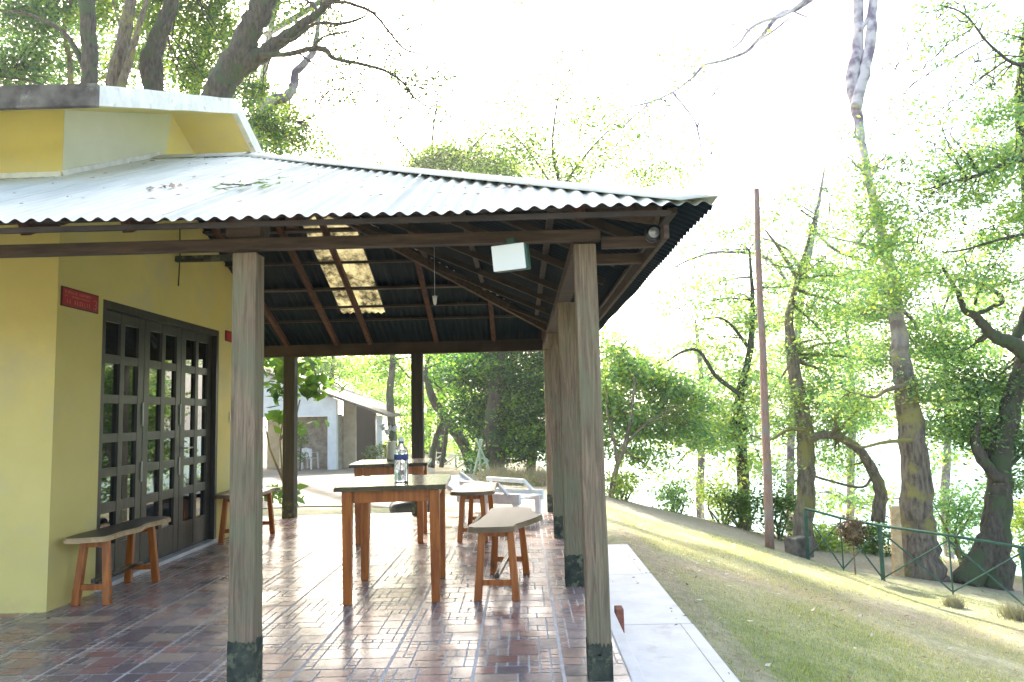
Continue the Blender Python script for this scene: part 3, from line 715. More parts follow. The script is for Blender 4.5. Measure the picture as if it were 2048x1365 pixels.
bench('pale topped curved bench nearest the white step, right of the bottle table', (-.165, 5.60, 0), math.radians(-5), .26, .84, .505,
      blob([(-.17, -.53), (.11, -.53), (.15, -.40), (.24, -.15), (.29, .06), (.25, .14), (.19, .36), (.15, .52), (-.12, .53), (-.14, .2), (-.15, -.2)]))
bench('plain straight bench between the farther table and the white plastic lounger', (-.50, 7.97, 0), math.radians(-3), .26, .82, .50,
      blob([(-.20, -.48), (.19, -.48), (.20, -.1), (.18, .3), (.17, .48), (-.17, .48), (-.18, .1)]))
bench('wavy live edge bench with pale edge standing by the house corner', (-3.02, 5.66, 0), math.radians(1), .22, .72, .475,
      blob([(-.15, -.46), (.06, -.46), (.13, -.40), (.12, -.2), (.15, 0), (.11, .2), (.135, .42), (.10, .60), (-.12, .60), (-.14, .1)]), edgem='edge', sm='blackseat')
bench('dark bench against the yellow wall past the doors, under the light switch', (-2.96, 8.12, 0), 0, .34, .58, .50,
      blob([(-.22, -.38), (.18, -.38), (.22, -.1), (.20, .2), (.21, .38), (-.2, .38)]), sm='blackseat')
# bottle on the table
bt = thing('water_bottle', 'clear bottle with blue band standing on the nearest table', 'bottle', (-.88, 5.44, .785))
MB().lathe([(.046, .001), (.05, .01), (.05, .15), (.047, .155), (.047, .195), (.05, .20), (.048, .225), (.02, .262), (.018, .285)], 24).build('body', M['clear'], bt, smooth=True)
MB().lathe([(.0505, .155), (.0515, .157), (.0515, .193), (.0505, .195)], 24).build('label_band', M['blueband'], bt, smooth=True)
MB().lathe([(.02, .2855), (.021, .29), (.021, .312), (.018, .315)], 16).build('cap', M['white'], bt, smooth=True)
vs = thing('flower_vase', 'pale vase holding white flowers on the farther table', 'vase', (-1.42, 8.15, .79))
MB().lathe([(.05, .001), (.06, .02), (.055, .10), (.045, .16), (.05, .2)], 20).build('pot', M['cream'], vs, smooth=True)
b = MB(); random.seed(9)
heads = []
for k in range(7):
    a = random.uniform(0, 6.28); r_ = random.uniform(.03, .10); e = (r_*math.cos(a), r_*math.sin(a), random.uniform(.28, .42)); heads.append(e)
    b.tube([(0, 0, .19), (e[0]*.5, e[1]*.5, .27), e], .003, 5)
b.build('stems', M['green'], vs)
b = MB()
for e in heads:
    for k in range(6):
        r = bmesh.ops.create_icosphere(b.bm, subdivisions=1, radius=.016); bmesh.ops.translate(b.bm, vec=Vector(e)+Vector((random.uniform(-.022, .022), random.uniform(-.022, .022), random.uniform(-.02, .02))), verts=r['verts'])
b.build('blossoms', M['white'], vs)
# tyre / black bag on the ground beyond
bgx = (-1.55, 10.6, g1(-1.55, 10.6)+.02)
b = MB(); r = bmesh.ops.create_icosphere(b.bm, subdivisions=4, radius=1)
for v in b.bm.verts:
    c = v.co.copy(); q = .04*math.sin(7*c.x+2*c.z)+.03*math.sin(11*c.y+5*c.x); v.co = Vector((c.x*.34*(1+q), c.y*.22*(1+q), max(-.15, c.z*.17*(1+q))+.15))
b.tube([(-.12, 0, .31), (-.06, .01, .37), (.06, .01, .37), (.12, 0, .31)], .012, 6)
o = b.build('black_bag', M['black'], None, bgx, True); tag(o, 'rounded black bag lying on the ground past the porch floor, behind the tables', 'bag')
# white plastic lounger
lg = thing('plastic_lounger', 'low white plastic lounger at the far edge of the porch', 'lounger', (-.30, 9.05, 0), math.radians(-30))
for s in (-1, 1):
    MB().beam((-.42, s*.27, .29), (.45, s*.27, .29), .05, .12, .02).beam((-.42, s*.27, .32), (-.75, s*.27, .52), .05, .05, .015).beam((-.35, s*.29, .46), (.18, s*.29, .44), .08, .05, .015).beam((.18, s*.29, .44), (.30, s*.29, .33), .06, .03, .01).beam((-.3, s*.29, .31), (-.3, s*.29, .45), .04, .03, .01, (1, 0, 0)).build('side_rail', M['white'], lg)
    for x in (-.36, .38): MB().taper((x, s*.26, .001), (x, s*.26, .28), (.06, .045), (.07, .05)).build('leg', M['white'], lg)
b = MB()
for k in range(6): b.bx(-.40+.142*k, -.265+.142*k, -.245, .245, .285, .305, .006)
b.build('seat', M['white'], lg)
b = MB()
for k in range(5):
    p = Vector((-.47-.062*k, 0, .33+.038*k)); b.box(p, (.066, .49, .018), Matrix.Rotation(math.radians(31), 3, 'Y'), .003)
b.build('backrest', M['white'], lg)
def chair(label, loc, rz):
    t = thing('plastic_chair', label, 'chair', loc, rz, 'white plastic chairs by the white bungalow')
    MB().bx(-.22, .22, -.22, .22, .40, .43, .01).build('seat', M['white'], t)
    b = MB()
    for i in range(9):
        a = math.radians(-70+17.5*i); b.box((.24*math.sin(a), .24-.05*(1-math.cos(a))-.0, .62), (.055, .02, .40-.10*abs(math.sin(a))), Matrix.Rotation(-a*.5, 3, 'Z'), .004)
    b.build('backrest', M['white'], t)
    for s in (-1, 1):
        MB().beam((s*.25, -.22, .62), (s*.25, .2, .64), .045, .03, .01).build('armrest', M['white'], t)
        for y in (-.2, .2): MB().taper((s*.25, y*1.15, .0), (s*.23, y, .42 if y > 0 else .61), (.05, .05), (.06, .05)).build('leg', M['white'], t)
    return t
p1 = at(619, 850, 28.95); p1.z = g1(p1.x, p1.y)+.02; chair('white plastic chair beside the white pillar of the bungalow', p1, math.radians(160))
p2 = at(592, 850, 28.8); p2.z = g1(p2.x, p2.y)+.02; chair('white plastic chair half hidden behind a porch post near the bungalow', p2, math.radians(100))
# brick on the step
bk = MB().box((0, 0, .075), (.05, .10, .15), None, .006).build('loose_brick', M['brick'], None, (.585, 4.95, -.149)); tag(bk, 'red brick standing on end on the white step behind the corner post', 'brick')
# ---------------------------------------------------------------- white bungalow across the courtyard
bh = thing('white_bungalow', 'low white bungalow with dark recess and side veranda across the courtyard', 'bungalow')
HY = 28.0
def hx(px): return at(px, 850, HY).x
def hz(py, px=640): return at(px, py, HY).z
gzb = g1(-7.5, HY)-.1
xL, xP0, xP1, xB = hx(400), hx(655), hx(673), hx(757)
zt = hz(833)
rz0 = hz(785, 640); sl_ = (hz(785, 640)-hz(832, 772))/(hx(772)-hx(640)); xpk = hx(500); zpk = rz0+sl_*(hx(640)-xpk)
b = MB()
b.prism([(xL, HY, zt), (xP1, HY, zt), (xP1, HY, zpk-sl_*(xP1-xpk)-.05), (xpk, HY, zpk-.05), (xL, HY, zpk-.05-sl_*(xpk-xL))], (0, .25, 0))
b.bx(xP0, xP1, HY, HY+.25, gzb, zt); b.bx(xL, hx(500), HY, HY+.25, gzb, zt)
b.build('wall', M['pillar'], bh)
MB().bx(hx(575), xP0+.12, HY+1.9, HY+2.1, gzb, zt+.005).bx(xP0+.12, xP1-.02, HY+.26, HY+2.1, gzb, zt+.005).build('stone_wall', M['stone'], bh)
MB().bx(hx(500), hx(575), HY+1.9, HY+2.1, gzb, zt+.005).build('recess_wall', M['beige'], bh)
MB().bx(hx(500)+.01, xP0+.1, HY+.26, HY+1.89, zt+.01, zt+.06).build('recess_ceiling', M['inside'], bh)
d = MB().bx(hx(528), hx(556), HY+1.82, HY+1.89, gzb+.1, hz(843)).build('door', M['cream'], bh)
MB().bx(hx(535), hx(551), HY+1.80, HY+1.815, hz(895), hz(850), .02).bx(hx(535), hx(551), HY+1.80, HY+1.815, hz(930), hz(900), .02).build('door_glass', M['glass'], d)
rz = lambda x: zpk-sl_*(x-xpk)-.02
xa, xb = xP1+.01, hx(699); MB().prism([(xa, HY+1, gzb), (xb, HY+1, gzb), (xb, HY+1, rz(xb)), (xa, HY+1, rz(xa))], (0, .2, 0)).build('side_wall', M['beige'], bh)
xa, xb = at(692, 850, HY+2.6).x, at(750, 850, HY+2.6).x; MB().prism([(xa, HY+2.6, gzb), (xb, HY+2.6, gzb), (xb, HY+2.6, rz(xb)), (xa, HY+2.6, rz(xa))], (0, .2, 0)).build('veranda_dark_back', M['inside'], bh)  # near-black sheet paints the shade of the open veranda
MB().bx(hx(746), hx(757), HY+.6, HY+.85, gzb, hz(834)).build('pillar', M['pillar'], bh)
MB().prism([(xpk, HY-.35, zpk), (hx(776), HY-.35, zpk-sl_*(hx(776)-xpk)), (hx(776), HY-.35, zpk-sl_*(hx(776)-xpk)+.09), (xpk, HY-.35, zpk+.09)], (0, 8, 0)).prism([(xpk-.01, HY-.35, zpk), (xL-.4, HY-.35, zpk-sl_*(xpk-xL+.4)), (xL-.4, HY-.35, zpk-sl_*(xpk-xL+.4)+.09), (xpk-.01, HY-.35, zpk+.09)], (0, 8, 0)).build('roof', M['slate'], bh)
# ---------------------------------------------------------------- fences
def fence_line(nm, label, pts, h_, thick, mt, cat='fence', r_=.012):
    t = thing(nm, label, cat)
    for i, (x, y) in enumerate(pts):
        z = g1(x, y); k = .032 if thick[i] else .012
        MB().tube([(x, y, z-.1), (x, y, z+h_)], k, 10).build('post', M[mt], t)
    MB().tube([(x, y, g1(x, y)+h_+.012) for x, y in pts], .022 if h_ > .6 else .02, 8).build('rail', M[mt], t)
    for (x0, y0), (x1, y1) in zip(pts, pts[1:]):
        a0, a1 = g1(x0, y0), g1(x1, y1)
        MB().tube([(x0, y0, a0+.036), (x1, y1, a1+h_-.05)], r_, 6).build('brace', M[mt], t)
        MB().tube([(x0, y0+.025, a0+h_-.05), (x1, y1+.025, a1+.036)], r_, 6).build('brace', M[mt], t)
    return t
def onfence(px):
    k = (px-1050)/1500.; x = k*17.67/(1+1.13*k); return (x, 17.67-1.13*x)
fence_line('metal_fence', 'dark green pipe fence with crossed braces sloping down by the lawn', [onfence(p) for p in (1598, 1665, 1740, 1872, 2012, 2150)], .80, (1, 0, 1, 0, 1, 1), 'green')
ffp = [gpix(*p) for p in ((858, 930), (885, 934), (912, 940), (942, 947), (975, 957))]
fence_line('low_fence', 'low pale green fence with crossed braces by the far dark trees', [(p.x, p.y) for p in ffp], .5, (1, 1, 1, 1, 1), 'palegreen', r_=.03)
tp_ = gpix(968, 962); t = thing('pole_tripod', 'pale poles propped together at the end of the low fence', 'poles', (0, 0, 0))
for dx, dy in ((.28, -.1), (-.1, .1), (-.3, -.2)): MB().tube([(tp_.x+dx, tp_.y+dy, tp_.z-.05), (tp_.x-dx*.25-.1, tp_.y-dy*.2, tp_.z+1.05)], .028, 7).build('pole', M['palegreen'], t)
pb = gpix(1540, 1097); pt = at(1512, 378, pb.y)
o = MB().tube([tuple(Vector(pb).lerp(pt, i/14)+Vector((random.uniform(-.008, .008), 0, -.1 if i == 0 else 0))) for i in range(15)], [.078-.034*i/14 for i in range(15)], 14, .03).build('tall_pole', M['rust'], None, None, True); tag(o, 'tall thin rusty brown pole standing on the lawn before the fence', 'pole')
sx, sy = onfence(1588); b = MB().box((sx, sy+.15, g1(sx, sy)+.14), (.42, .25, .34), Matrix.Rotation(.5, 3, 'Z'), .03)
tag(b.build('stone_block', M['stain']), 'dark rough stone block at the near end of the green fence', 'block')
wx, wy = 5.95, 12.4; o = MB().taper((wx, wy, g1(wx, wy)-.05), (wx+.02, wy, g1(wx, wy)+1.1), (.16, .08), (.13, .07)).build('wooden_stake', M['edge']); tag(o, 'pale wooden board stake leaning at the foot of the thickest tree', 'stake')
# ---------------------------------------------------------------- foliage
def leaves(name, clumps, mt, parent, size=.10, tw=22, spread=.20, seed=1):
    """clumps: (centre xyz, radii xyz, number of leaves)"""
    r = np.random.default_rng(seed); P = []
    for c, rad, n in clumps:
        k = max(1, int(n/tw)); u = r.normal(size=(k, 3)); u /= np.linalg.norm(u, axis=1)[:, None]
        rr = r.random(k)**.42; cen = np.array(c)+u*rr[:, None]*np.array(rad)*r.uniform(.8, 1.2, (k, 1))
        q = np.repeat(cen, tw, 0)+r.normal(size=(k*tw, 3))*np.array([spread, spread, spread*.38]); P.append(q)
    P = np.concatenate(P); n = len(P)
    nrm = r.normal(size=(n, 3)); nrm[:, 2] = np.abs(nrm[:, 2])+.5; nrm /= np.linalg.norm(nrm, axis=1)[:, None]
    a = np.cross(nrm, r.normal(size=(n, 3))); a /= np.linalg.norm(a, axis=1)[:, None]; b = np.cross(nrm, a)
    L = size*r.uniform(.6, 1.35, (n, 1)); W = L*.27
    V = np.stack([P-a*L*.5, P+b*W-a*L*.05-nrm*L*.06, P+a*L*.5-nrm*L*.1, P-b*W-a*L*.05-nrm*L*.06], 1).reshape(-1, 3)
    F = np.arange(n*4).reshape(-1, 4)
    return raw(name, V, F, M[mt], parent)
RB = 1.75
def px2(cl, dz=.8):
    out = []
    for c in cl:
        px, py, Y, r_, n = c[:5]; k = Y/1500.
        if px > 1150 and py > 230: n *= RB
        elif 480 < px < 1400 and py < 400 and Y < 25: n *= 1.8
        out.append((tuple(at(px, py, Y)), (r_*k, max(r_*k*dz, .4), r_*k*(c[5] if len(c) > 5 else .75)), n))
    return out
def PL(pts, Y, ws, yo=None):
    P = [at(x, y, Y+(yo[i] if yo else 0)) for i, (x, y) in enumerate(pts)]
    return [P, [max(.004, w_/2*Y/1500.) for w_ in ws]]
def smooth(pts, rad, n=4, jit=.0):
    out = []; ro = []
    m_ = len(pts)
    for i in range(m_-1):
        p0, p1, p2, p3 = pts[max(i-1, 0)], pts[i], pts[i+1], pts[min(i+2, m_-1)]
        for k in range(n):
            t = k/n; q = .5*((2*p1)+(p2-p0)*t+(2*p0-5*p1+4*p2-p3)*t*t+(3*p1-p0-3*p2+p3)*t*t*t)
            out.append(q+Vector((random.uniform(-1, 1), random.uniform(-1, 1), random.uniform(-1, 1)))*jit*rad[i]); ro.append(rad[i]*(1-t)+rad[i+1]*t)
    out.append(pts[-1]); ro.append(rad[-1]); return out, ro
def tree(name, label, limbs, crown, mt, bark='bark', size=.10, group=None, ground=True, spread=.20, twigs=3, seed=1, loc=None, dz=.8, world=None, tw=22, cat='tree'):
    random.seed(seed)
    t = thing(name, label, cat, (0, 0, 0), 0, group)
    b = MB(); main = limbs[0]
    if ground:
        p = main[0][0]; gzz = g1(p.x, p.y)
        if p.z > gzz+.15:
            main = [[Vector((p.x+random.uniform(-.1, .1), p.y, gzz-.3))]+([Vector((p.x, p.y, (p.z+gzz)/2))] if p.z-gzz > 1.5 else [])+main[0], [main[1][0]*1.25]+([main[1][0]*1.08] if p.z-gzz > 1.5 else [])+main[1]]
        else: main = [[Vector((p.x, p.y, gzz-.3))]+main[0], [main[1][0]*1.25]+main[1]]
    allp = []
    for L in [main]+limbs[1:]:
        P, R = smooth(L[0], L[1], 5, .12)
        big = max(R) > .05
        b.tube(P, R, 12 if big else 6, .10 if big else .05); allp += [(p, r) for p, r in zip(P, R)]
    cl = px2(crown, dz)+(world or [])
    tb_ = MB()
    for c, rad, n in cl:
        if not twigs: break
        c = Vector(c); p, r = min(allp, key=lambda q: (q[0]-c).length+ (3 if q[1] > .12 else 0))
        for k in range(twigs):
            e = c+Vector([random.gauss(0, .55)*q for q in rad]); mid = (p+e)/2+Vector((random.uniform(-.2, .2), random.uniform(-.2, .2), random.uniform(.0, .3)))*(e-p).length*.3
            r0 = min(r*.5, .03 if k else .05)
            P, R = smooth([p, mid, e], [r0, r0*.6, .006], 4, .5); b.tube(P, R, 5, .05)
            for q in range(3):
                s_ = P[random.randrange(len(P)//2, len(P))]; e2 = s_+Vector([random.gauss(0, .35)*v for v in rad]); b.tube([s_, (s_+e2)/2+Vector((0, 0, .06)), e2], [.010, .007, .004], 4)
    b.build('trunk', M[bark], t, smooth=True)
    if not cl: return t
    mats = mt if isinstance(mt, (list, tuple)) else [mt]
    if len(mats) == 1: leaves('crown', cl, mats[0], t, size, tw, spread, seed)
    else:
        a = [(c, r, n*.65) for c, r, n in cl]; o = leaves('crown', a, mats[0], t, size, tw, spread, seed)
        leaves('second_tone_leaves', [(c, r, n*.35) for c, r, n in cl], mats[1], t, size, tw, spread, seed+50)  # rest of the crown in a second leaf colour, mixed at random
    return t
def V3(*a): return Vector(a)
GF = 'trees behind the yellow house'
# trees behind the yellow house
tree('tree', 'dark straight trunk at the far left behind the yellow house roof', [PL([(176, 330), (177, 190), (180, 100), (174, 0), (176, -150), (190, -330)], 15, [34, 32, 32, 30, 26, 16]),
     PL([(175, 150), (150, 95), (120, 60), (60, 30), (-10, 20)], 15, [16, 12, 8, 6, 4]), PL([(0, 155), (50, 160), (100, 175), (160, 190)], 17, [3, 5, 5, 6])],
     [(40, 30, 17, 110, 3200), (-20, 130, 17, 90, 2400), (90, 120, 18, 80, 2000), (120, 10, 18, 80, 2000), (110, -60, 18, 120, 2400), (30, 170, 18, 60, 1000)], ['leaf_blue', 'leaf_mid'], 'bark', .11, GF, seed=11)
tree('tree', 'paired slanting trunks with pale vines, second behind the yellow house', [PL([(215, 330), (225, 190), (245, 90), (262, 0), (275, -160), (280, -300)], 16, [34, 34, 30, 22, 16, 8]),
     PL([(238, 190), (262, 110), (285, 30), (310, -50)], 15.8, [18, 15, 11, 8]), PL([(230, 150), (240, 60), (225, 0), (215, -70)], 15.7, [6, 5, 4, 3]), PL([(250, 130), (275, 60), (300, -20)], 15.6, [5, 4, 3]), PL([(140, 190), (140, 120), (130, 60), (150, -20)], 18, [12, 10, 8, 6])],
     [(250, 40, 18, 90, 2000), (215, -40, 18, 110, 2600), (330, -50, 18, 110, 2600), (205, 140, 19, 60, 800)], ['leaf_mid', 'leaf_light'], 'bark2', .11, GF, seed=12)
tree('tree', 'bent ivy-dark trunk, third behind the yellow house', [PL([(312, 330), (308, 190), (300, 130), (322, 60), (345, 0), (365, -120), (380, -250)], 16.5, [36, 38, 42, 34, 26, 18, 10]),
     PL([(318, 195), (322, 150), (318, 110)], 16.3, [16, 12, 8]), PL([(330, 60), (352, 20), (350, -30)], 16.3, [10, 8, 6])],
     [(350, 60, 19, 90, 2000), (400, 110, 19, 75, 2200), (410, 10, 19, 80, 2400), (380, 160, 19, 55, 1300), (290, 110, 20, 55, 900), (450, 60, 20, 50, 900), (420, -90, 19, 120, 2600)], ['leaf_mid', 'leaf_light'], 'bark', .11, GF, seed=13)
tree('tree', 'large dark trunk leaning right with long branches over the porch roof', [PL([(432, 330), (437, 200), (462, 140), (492, 80), (520, 20), (548, -40), (590, -160), (620, -330)], 14, [66, 60, 56, 52, 50, 40, 28, 12]),
     PL([(475, 140), (520, 112), (560, 82), (598, 55), (625, 35), (655, 10), (690, -30)], 14, [40, 34, 28, 22, 16, 12, 8]),
     PL([(560, 82), (590, 78), (630, 48), (680, 48), (715, 40), (735, 25), (740, -10)], 13.8, [10, 8, 7, 7, 6, 4, 3]),
     PL([(520, 112), (580, 108), (620, 98), (650, 100), (668, 118), (720, 128), (770, 142), (805, 165), (828, 195), (870, 224)], 13.8, [12, 11, 11, 12, 9, 7, 6, 5, 4, 2]),
     PL([(625, 98), (645, 75), (690, 65), (722, 58)], 13.7, [7, 5, 4, 2]),
     PL([(640, 8), (680, 4), (715, 12), (748, 28), (775, 60), (795, 85), (812, 100), (850, 115), (878, 155)], 13.5, [9, 8, 7, 6, 5, 4, 4, 3, 2]),
     PL([(740, 22), (770, 32), (795, 42)], 13.4, [4, 3, 2]), PL([(680, 4), (640, -20), (620, -60)], 13.5, [9, 11, 14]),
     PL([(600, 108), (618, 122), (640, 132), (655, 122)], 13.6, [5, 4, 3, 2]), PL([(790, 145), (800, 170), (820, 185)], 13.5, [3, 3, 2]), PL([(600, 245), (632, 230), (640, 205), (660, 182), (680, 180)], 14.5, [3, 3, 3, 3, 2])],
     [(530, 250, 16, 40, 700), (560, 270, 16, 45, 600), (610, 285, 16, 40, 260), (510, 180, 17, 40, 700), (600, 75, 15, 30, 90), (650, 40, 15, 50, 260), (680, 100, 14.5, 50, 110), (690, 150, 14.5, 50, 130), (790, 130, 13.8, 45, 60), (820, 165, 13.8, 30, 90), (850, 180, 13.8, 40, 70), (880, 160, 13.8, 30, 60), (880, 230, 13.8, 35, 50), (760, 90, 13.8, 50, 70), (820, 70, 13.8, 40, 30), (700, 200, 16, 60, 160), (780, 230, 16, 60, 90), (640, 200, 16, 50, 150), (660, 310, 18, 50, 130), (540, 20, 17, 50, 600), (600, 10, 15, 50, 300)],
     ['leaf_blue', 'leaf_light'], 'bark', .085, GF, seed=14, twigs=4, tw=10, spread=.16)
tree('tree', 'pale crooked limb rising behind the leaning dark trunk', [PL([(500, 330), (535, 215), (572, 195), (588, 170), (592, 145), (615, 120), (630, 95), (640, 20)], 19, [30, 26, 20, 18, 16, 14, 12, 6])],
     [(560, 230, 19, 45, 500), (610, 150, 19, 30, 60)], 'leaf_light', 'bark3', .10, GF, seed=15, twigs=1)
for i, (px, Y, lab, cl) in enumerate([(70, 27, 'bushy mid green tree filling the top left corner behind the trunks', [(20, 60, 27, 110, 3000), (110, 150, 27, 80, 1900), (130, 40, 28, 90, 1900), (-40, 150, 26, 100, 2200)]),
        (300, 29, 'bushy tree glimpsed between the slanting trunks behind the yellow house', [(250, 120, 29, 90, 1900), (330, 30, 29, 90, 2000), (210, 20, 29, 90, 2000), (370, 150, 29, 60, 1300)]),
        (450, 26, 'bushy green tree right of the leaning dark trunk above the roof edge', [(470, 150, 26, 50, 1100), (520, 210, 26, 55, 1300), (450, 60, 26, 55, 900), (560, 290, 26, 50, 900), (500, 290, 26, 60, 1500), (610, 250, 27, 40, 300)])]):
    tree('bushy_tree', lab, [PL([(px, 380), (px+5, 200), (px-5, 60)], Y, [18, 14, 8])], cl, ['leaf_blue', 'leaf_mid'], 'bark2', .15, 'bushy trees far behind the yellow house', seed=20+i, tw=20, spread=.3)
# high canopy, mostly above the frame, added to dapple the lawn and the porch
tree('shade_tree', 'tall tree far behind the leaning trunk whose unseen high crown shades the lawn', [[[V3(-15, 33, -1), V3(-14.8, 33, 8), V3(-14.5, 32.5, 16), V3(-13, 32, 21)], [.34, .30, .24, .15]], [[V3(-14, 32.5, 20), V3(-8, 31, 22), V3(-4, 30, 22)], [.16, .12, .06]], [[V3(-8, 31, 22), V3(-3, 31, 23), V3(1, 32, 24)], [.12, .09, .05]]],
     [], 'leaf_mid', 'bark', .34, None, seed=31, twigs=1, tw=40, spread=.6,
     world=[((-9, 29, 22.5), (4, 4, 2.2), 4200), ((-4, 28.5, 22), (3.5, 3, 2), 4200), ((0, 30, 23), (3.5, 3, 2), 4000), ((-6.5, 34, 25.5), (4, 3, 2), 4000), ((-1, 35, 26), (4, 3, 2), 4000), ((-12, 31, 23.5), (3, 3, 2), 3000), ((3, 33, 25.5), (3.5, 3, 2), 3000)])
tree('shade_tree', 'tallest far tree with unseen crown added to shade the lawn, second behind the leaning trunk', [[[V3(-17, 46, -1), V3(-16.8, 46, 12), V3(-16, 46, 24), V3(-15, 46, 29)], [.34, .30, .22, .14]], [[V3(-16, 46, 26), V3(-9, 45, 29), V3(-2, 46, 30)], [.2, .15, .08]]],
     [], 'leaf_mid', 'bark', .42, None, seed=32, twigs=1, tw=50, spread=.8,
     world=[((-9, 44, 31), (4.5, 4, 2.5), 3600), ((-4, 45, 31.5), (4, 4, 2.5), 3600), ((1, 46, 32), (4.5, 4, 2.5), 3600), ((-13, 46, 32), (4.5, 4, 2.5), 3000), ((6, 45, 31.5), (4, 4, 2.5), 3000), ((-6, 52, 35), (5, 4, 2.5), 3000), ((2, 53, 36), (5, 4, 2.5), 3000)])
# pale sunlit trees above the porch roof
for i, (px, Y, lab, cl) in enumerate([(880, 32, 'pale tree top showing just above the middle of the porch roof ridge', [(870, 330, 32, 45, 2600), (835, 345, 32, 30, 780), (900, 310, 32, 40, 1040), (760, 335, 32, 40, 416), (960, 335, 33, 55, 2080), (1010, 350, 33, 50, 1300), (940, 290, 33, 80, 900), (1050, 330, 33, 80, 900), (800, 300, 33, 50, 260), (700, 320, 33, 60, 420), (640, 300, 33, 50, 420)]),
        (1120, 30, 'sparse yellow green tree against the sky above the porch roof', [(1050, 250, 30, 60, 420), (1010, 205, 30, 50, 260), (1120, 170, 30, 60, 300), (1180, 240, 30, 60, 420), (1090, 310, 30, 70, 700), (1030, 300, 30, 60, 500), (1210, 310, 30, 60, 420), (1270, 260, 30, 50, 160), (1150, 345, 30, 60, 700), (1290, 350, 30, 60, 360), (980, 270, 30, 50, 260), (1250, 190, 30, 50, 110), (1350, 345, 30, 60, 260), (1340, 270, 30, 50, 90), (1160, 120, 30, 50, 90), (1060, 150, 30, 50, 120), (950, 345, 31, 60, 600)])]):
    cl = [(c[0], c[1], c[2], c[3], c[4]*1.5) for c in cl]
    tree('airy_tree', lab, [PL([(px, 700), (px+5, 420), (px-15, 300), (px-5, 200)], Y, [16, 9, 5, 3]), PL([(px, 380), (px+60, 300), (px+110, 250)], Y, [6, 4, 2]), PL([(px, 400), (px-50, 320), (px-100, 260)], Y, [6, 4, 2])], cl, ['leaf_mid', 'leaf_glare'], 'twig', .15, 'airy trees beyond the porch roof', seed=40+i, tw=8, spread=.38, twigs=3)
# ---------------------------------------------------------------- right hand trees
tree('lakeside_tree', 'thickest lakeside trunk behind the fence, forking pale and bare at the top of the picture',
     [PL([(1842, 1165), (1838, 1080), (1835, 1000), (1826, 900), (1818, 820), (1806, 740), (1795, 650), (1788, 570), (1765, 470), (1738, 360), (1722, 270), (1712, 215), (1706, 160), (1716, 90), (1716, 0), (1712, -120)], 12.6, [92, 66, 58, 52, 46, 38, 30, 24, 19, 15, 15, 22, 28, 22, 20, 14]),
      PL([(1712, 215), (1728, 150), (1742, 80), (1746, 0), (1752, -100)], 12.5, [22, 22, 22, 18, 12]), PL([(1718, 62), (1735, 40), (1745, 10)], 12.5, [9, 9, 7]),
      PL([(1822, 880), (1770, 885), (1720, 895), (1690, 880)], 12.3, [9, 7, 5, 3]), PL([(1815, 770), (1775, 780), (1750, 795), (1720, 790)], 12.3, [10, 8, 6, 3]), PL([(1830, 800), (1900, 802), (1960, 790)], 12.6, [6, 5, 3]),
      PL([(1716, -60), (1640, -20), (1622, 0), (1590, 20), (1560, 28), (1532, 62), (1518, 78), (1490, 105), (1445, 122), (1410, 130), (1395, 145), (1380, 160), (1345, 185), (1300, 205), (1255, 215)], 11.5, [14, 10, 9, 9, 8, 8, 7.5, 7, 6, 5.5, 5, 4.5, 4, 4, 3]),
      PL([(1650, -40), (1610, 0), (1570, 30), (1530, 42), (1500, 58), (1480, 85), (1460, 100)], 11.3, [9, 8, 7, 7, 6, 5, 4]),
      PL([(1590, 25), (1620, 35), (1675, 35)], 11.4, [4, 3, 2]), PL([(1497, 60), (1440, 42), (1390, 30)], 11.2, [3, 2, 2]), PL([(1520, 80), (1550, 60), (1580, 35)], 11.4, [4, 4, 3]), PL([(1345, 185), (1385, 235), (1395, 260), (1402, 300), (1400, 335)], 11.2, [4, 4, 3.5, 3.5, 3]), PL([(1395, 255), (1410, 215), (1440, 170)], 11.2, [3.5, 3, 3]), PL([(1300, 205), (1260, 240), (1245, 260)], 11.2, [3, 3, 2])],
     [(1380, 130, 11.3, 50, 60), (1290, 230, 11.3, 40, 60), (1400, 300, 11.2, 30, 25), (1785, 560, 12.8, 60, 900), (1760, 620, 13, 60, 900), (1830, 680, 13, 60, 1000), (1840, 780, 12.6, 55, 900), (1760, 720, 13, 60, 800), (1740, 430, 12.2, 60, 420), (1730, 340, 12.2, 55, 260), (1720, 270, 12.2, 40, 90), (1760, 500, 12.2, 60, 700), (1790, 590, 12.2, 50, 600), (1770, 420, 12.0, 50, 300), (1745, 380, 12.0, 50, 220), (1810, 470, 12.4, 50, 300), (1700, 800, 13, 55, 700), (1870, 860, 13, 45, 500), (1500, 70, 11.3, 50, 40), (1400, 150, 11.3, 50, 30), (1340, 200, 11.3, 40, 40), (1330, 110, 11.3, 60, 25)],
     ['leaf_pale', 'leaf_glare'], 'bark4', .070, 'trees between the lawn and the lake', seed=51, twigs=2, tw=14, spread=.17)
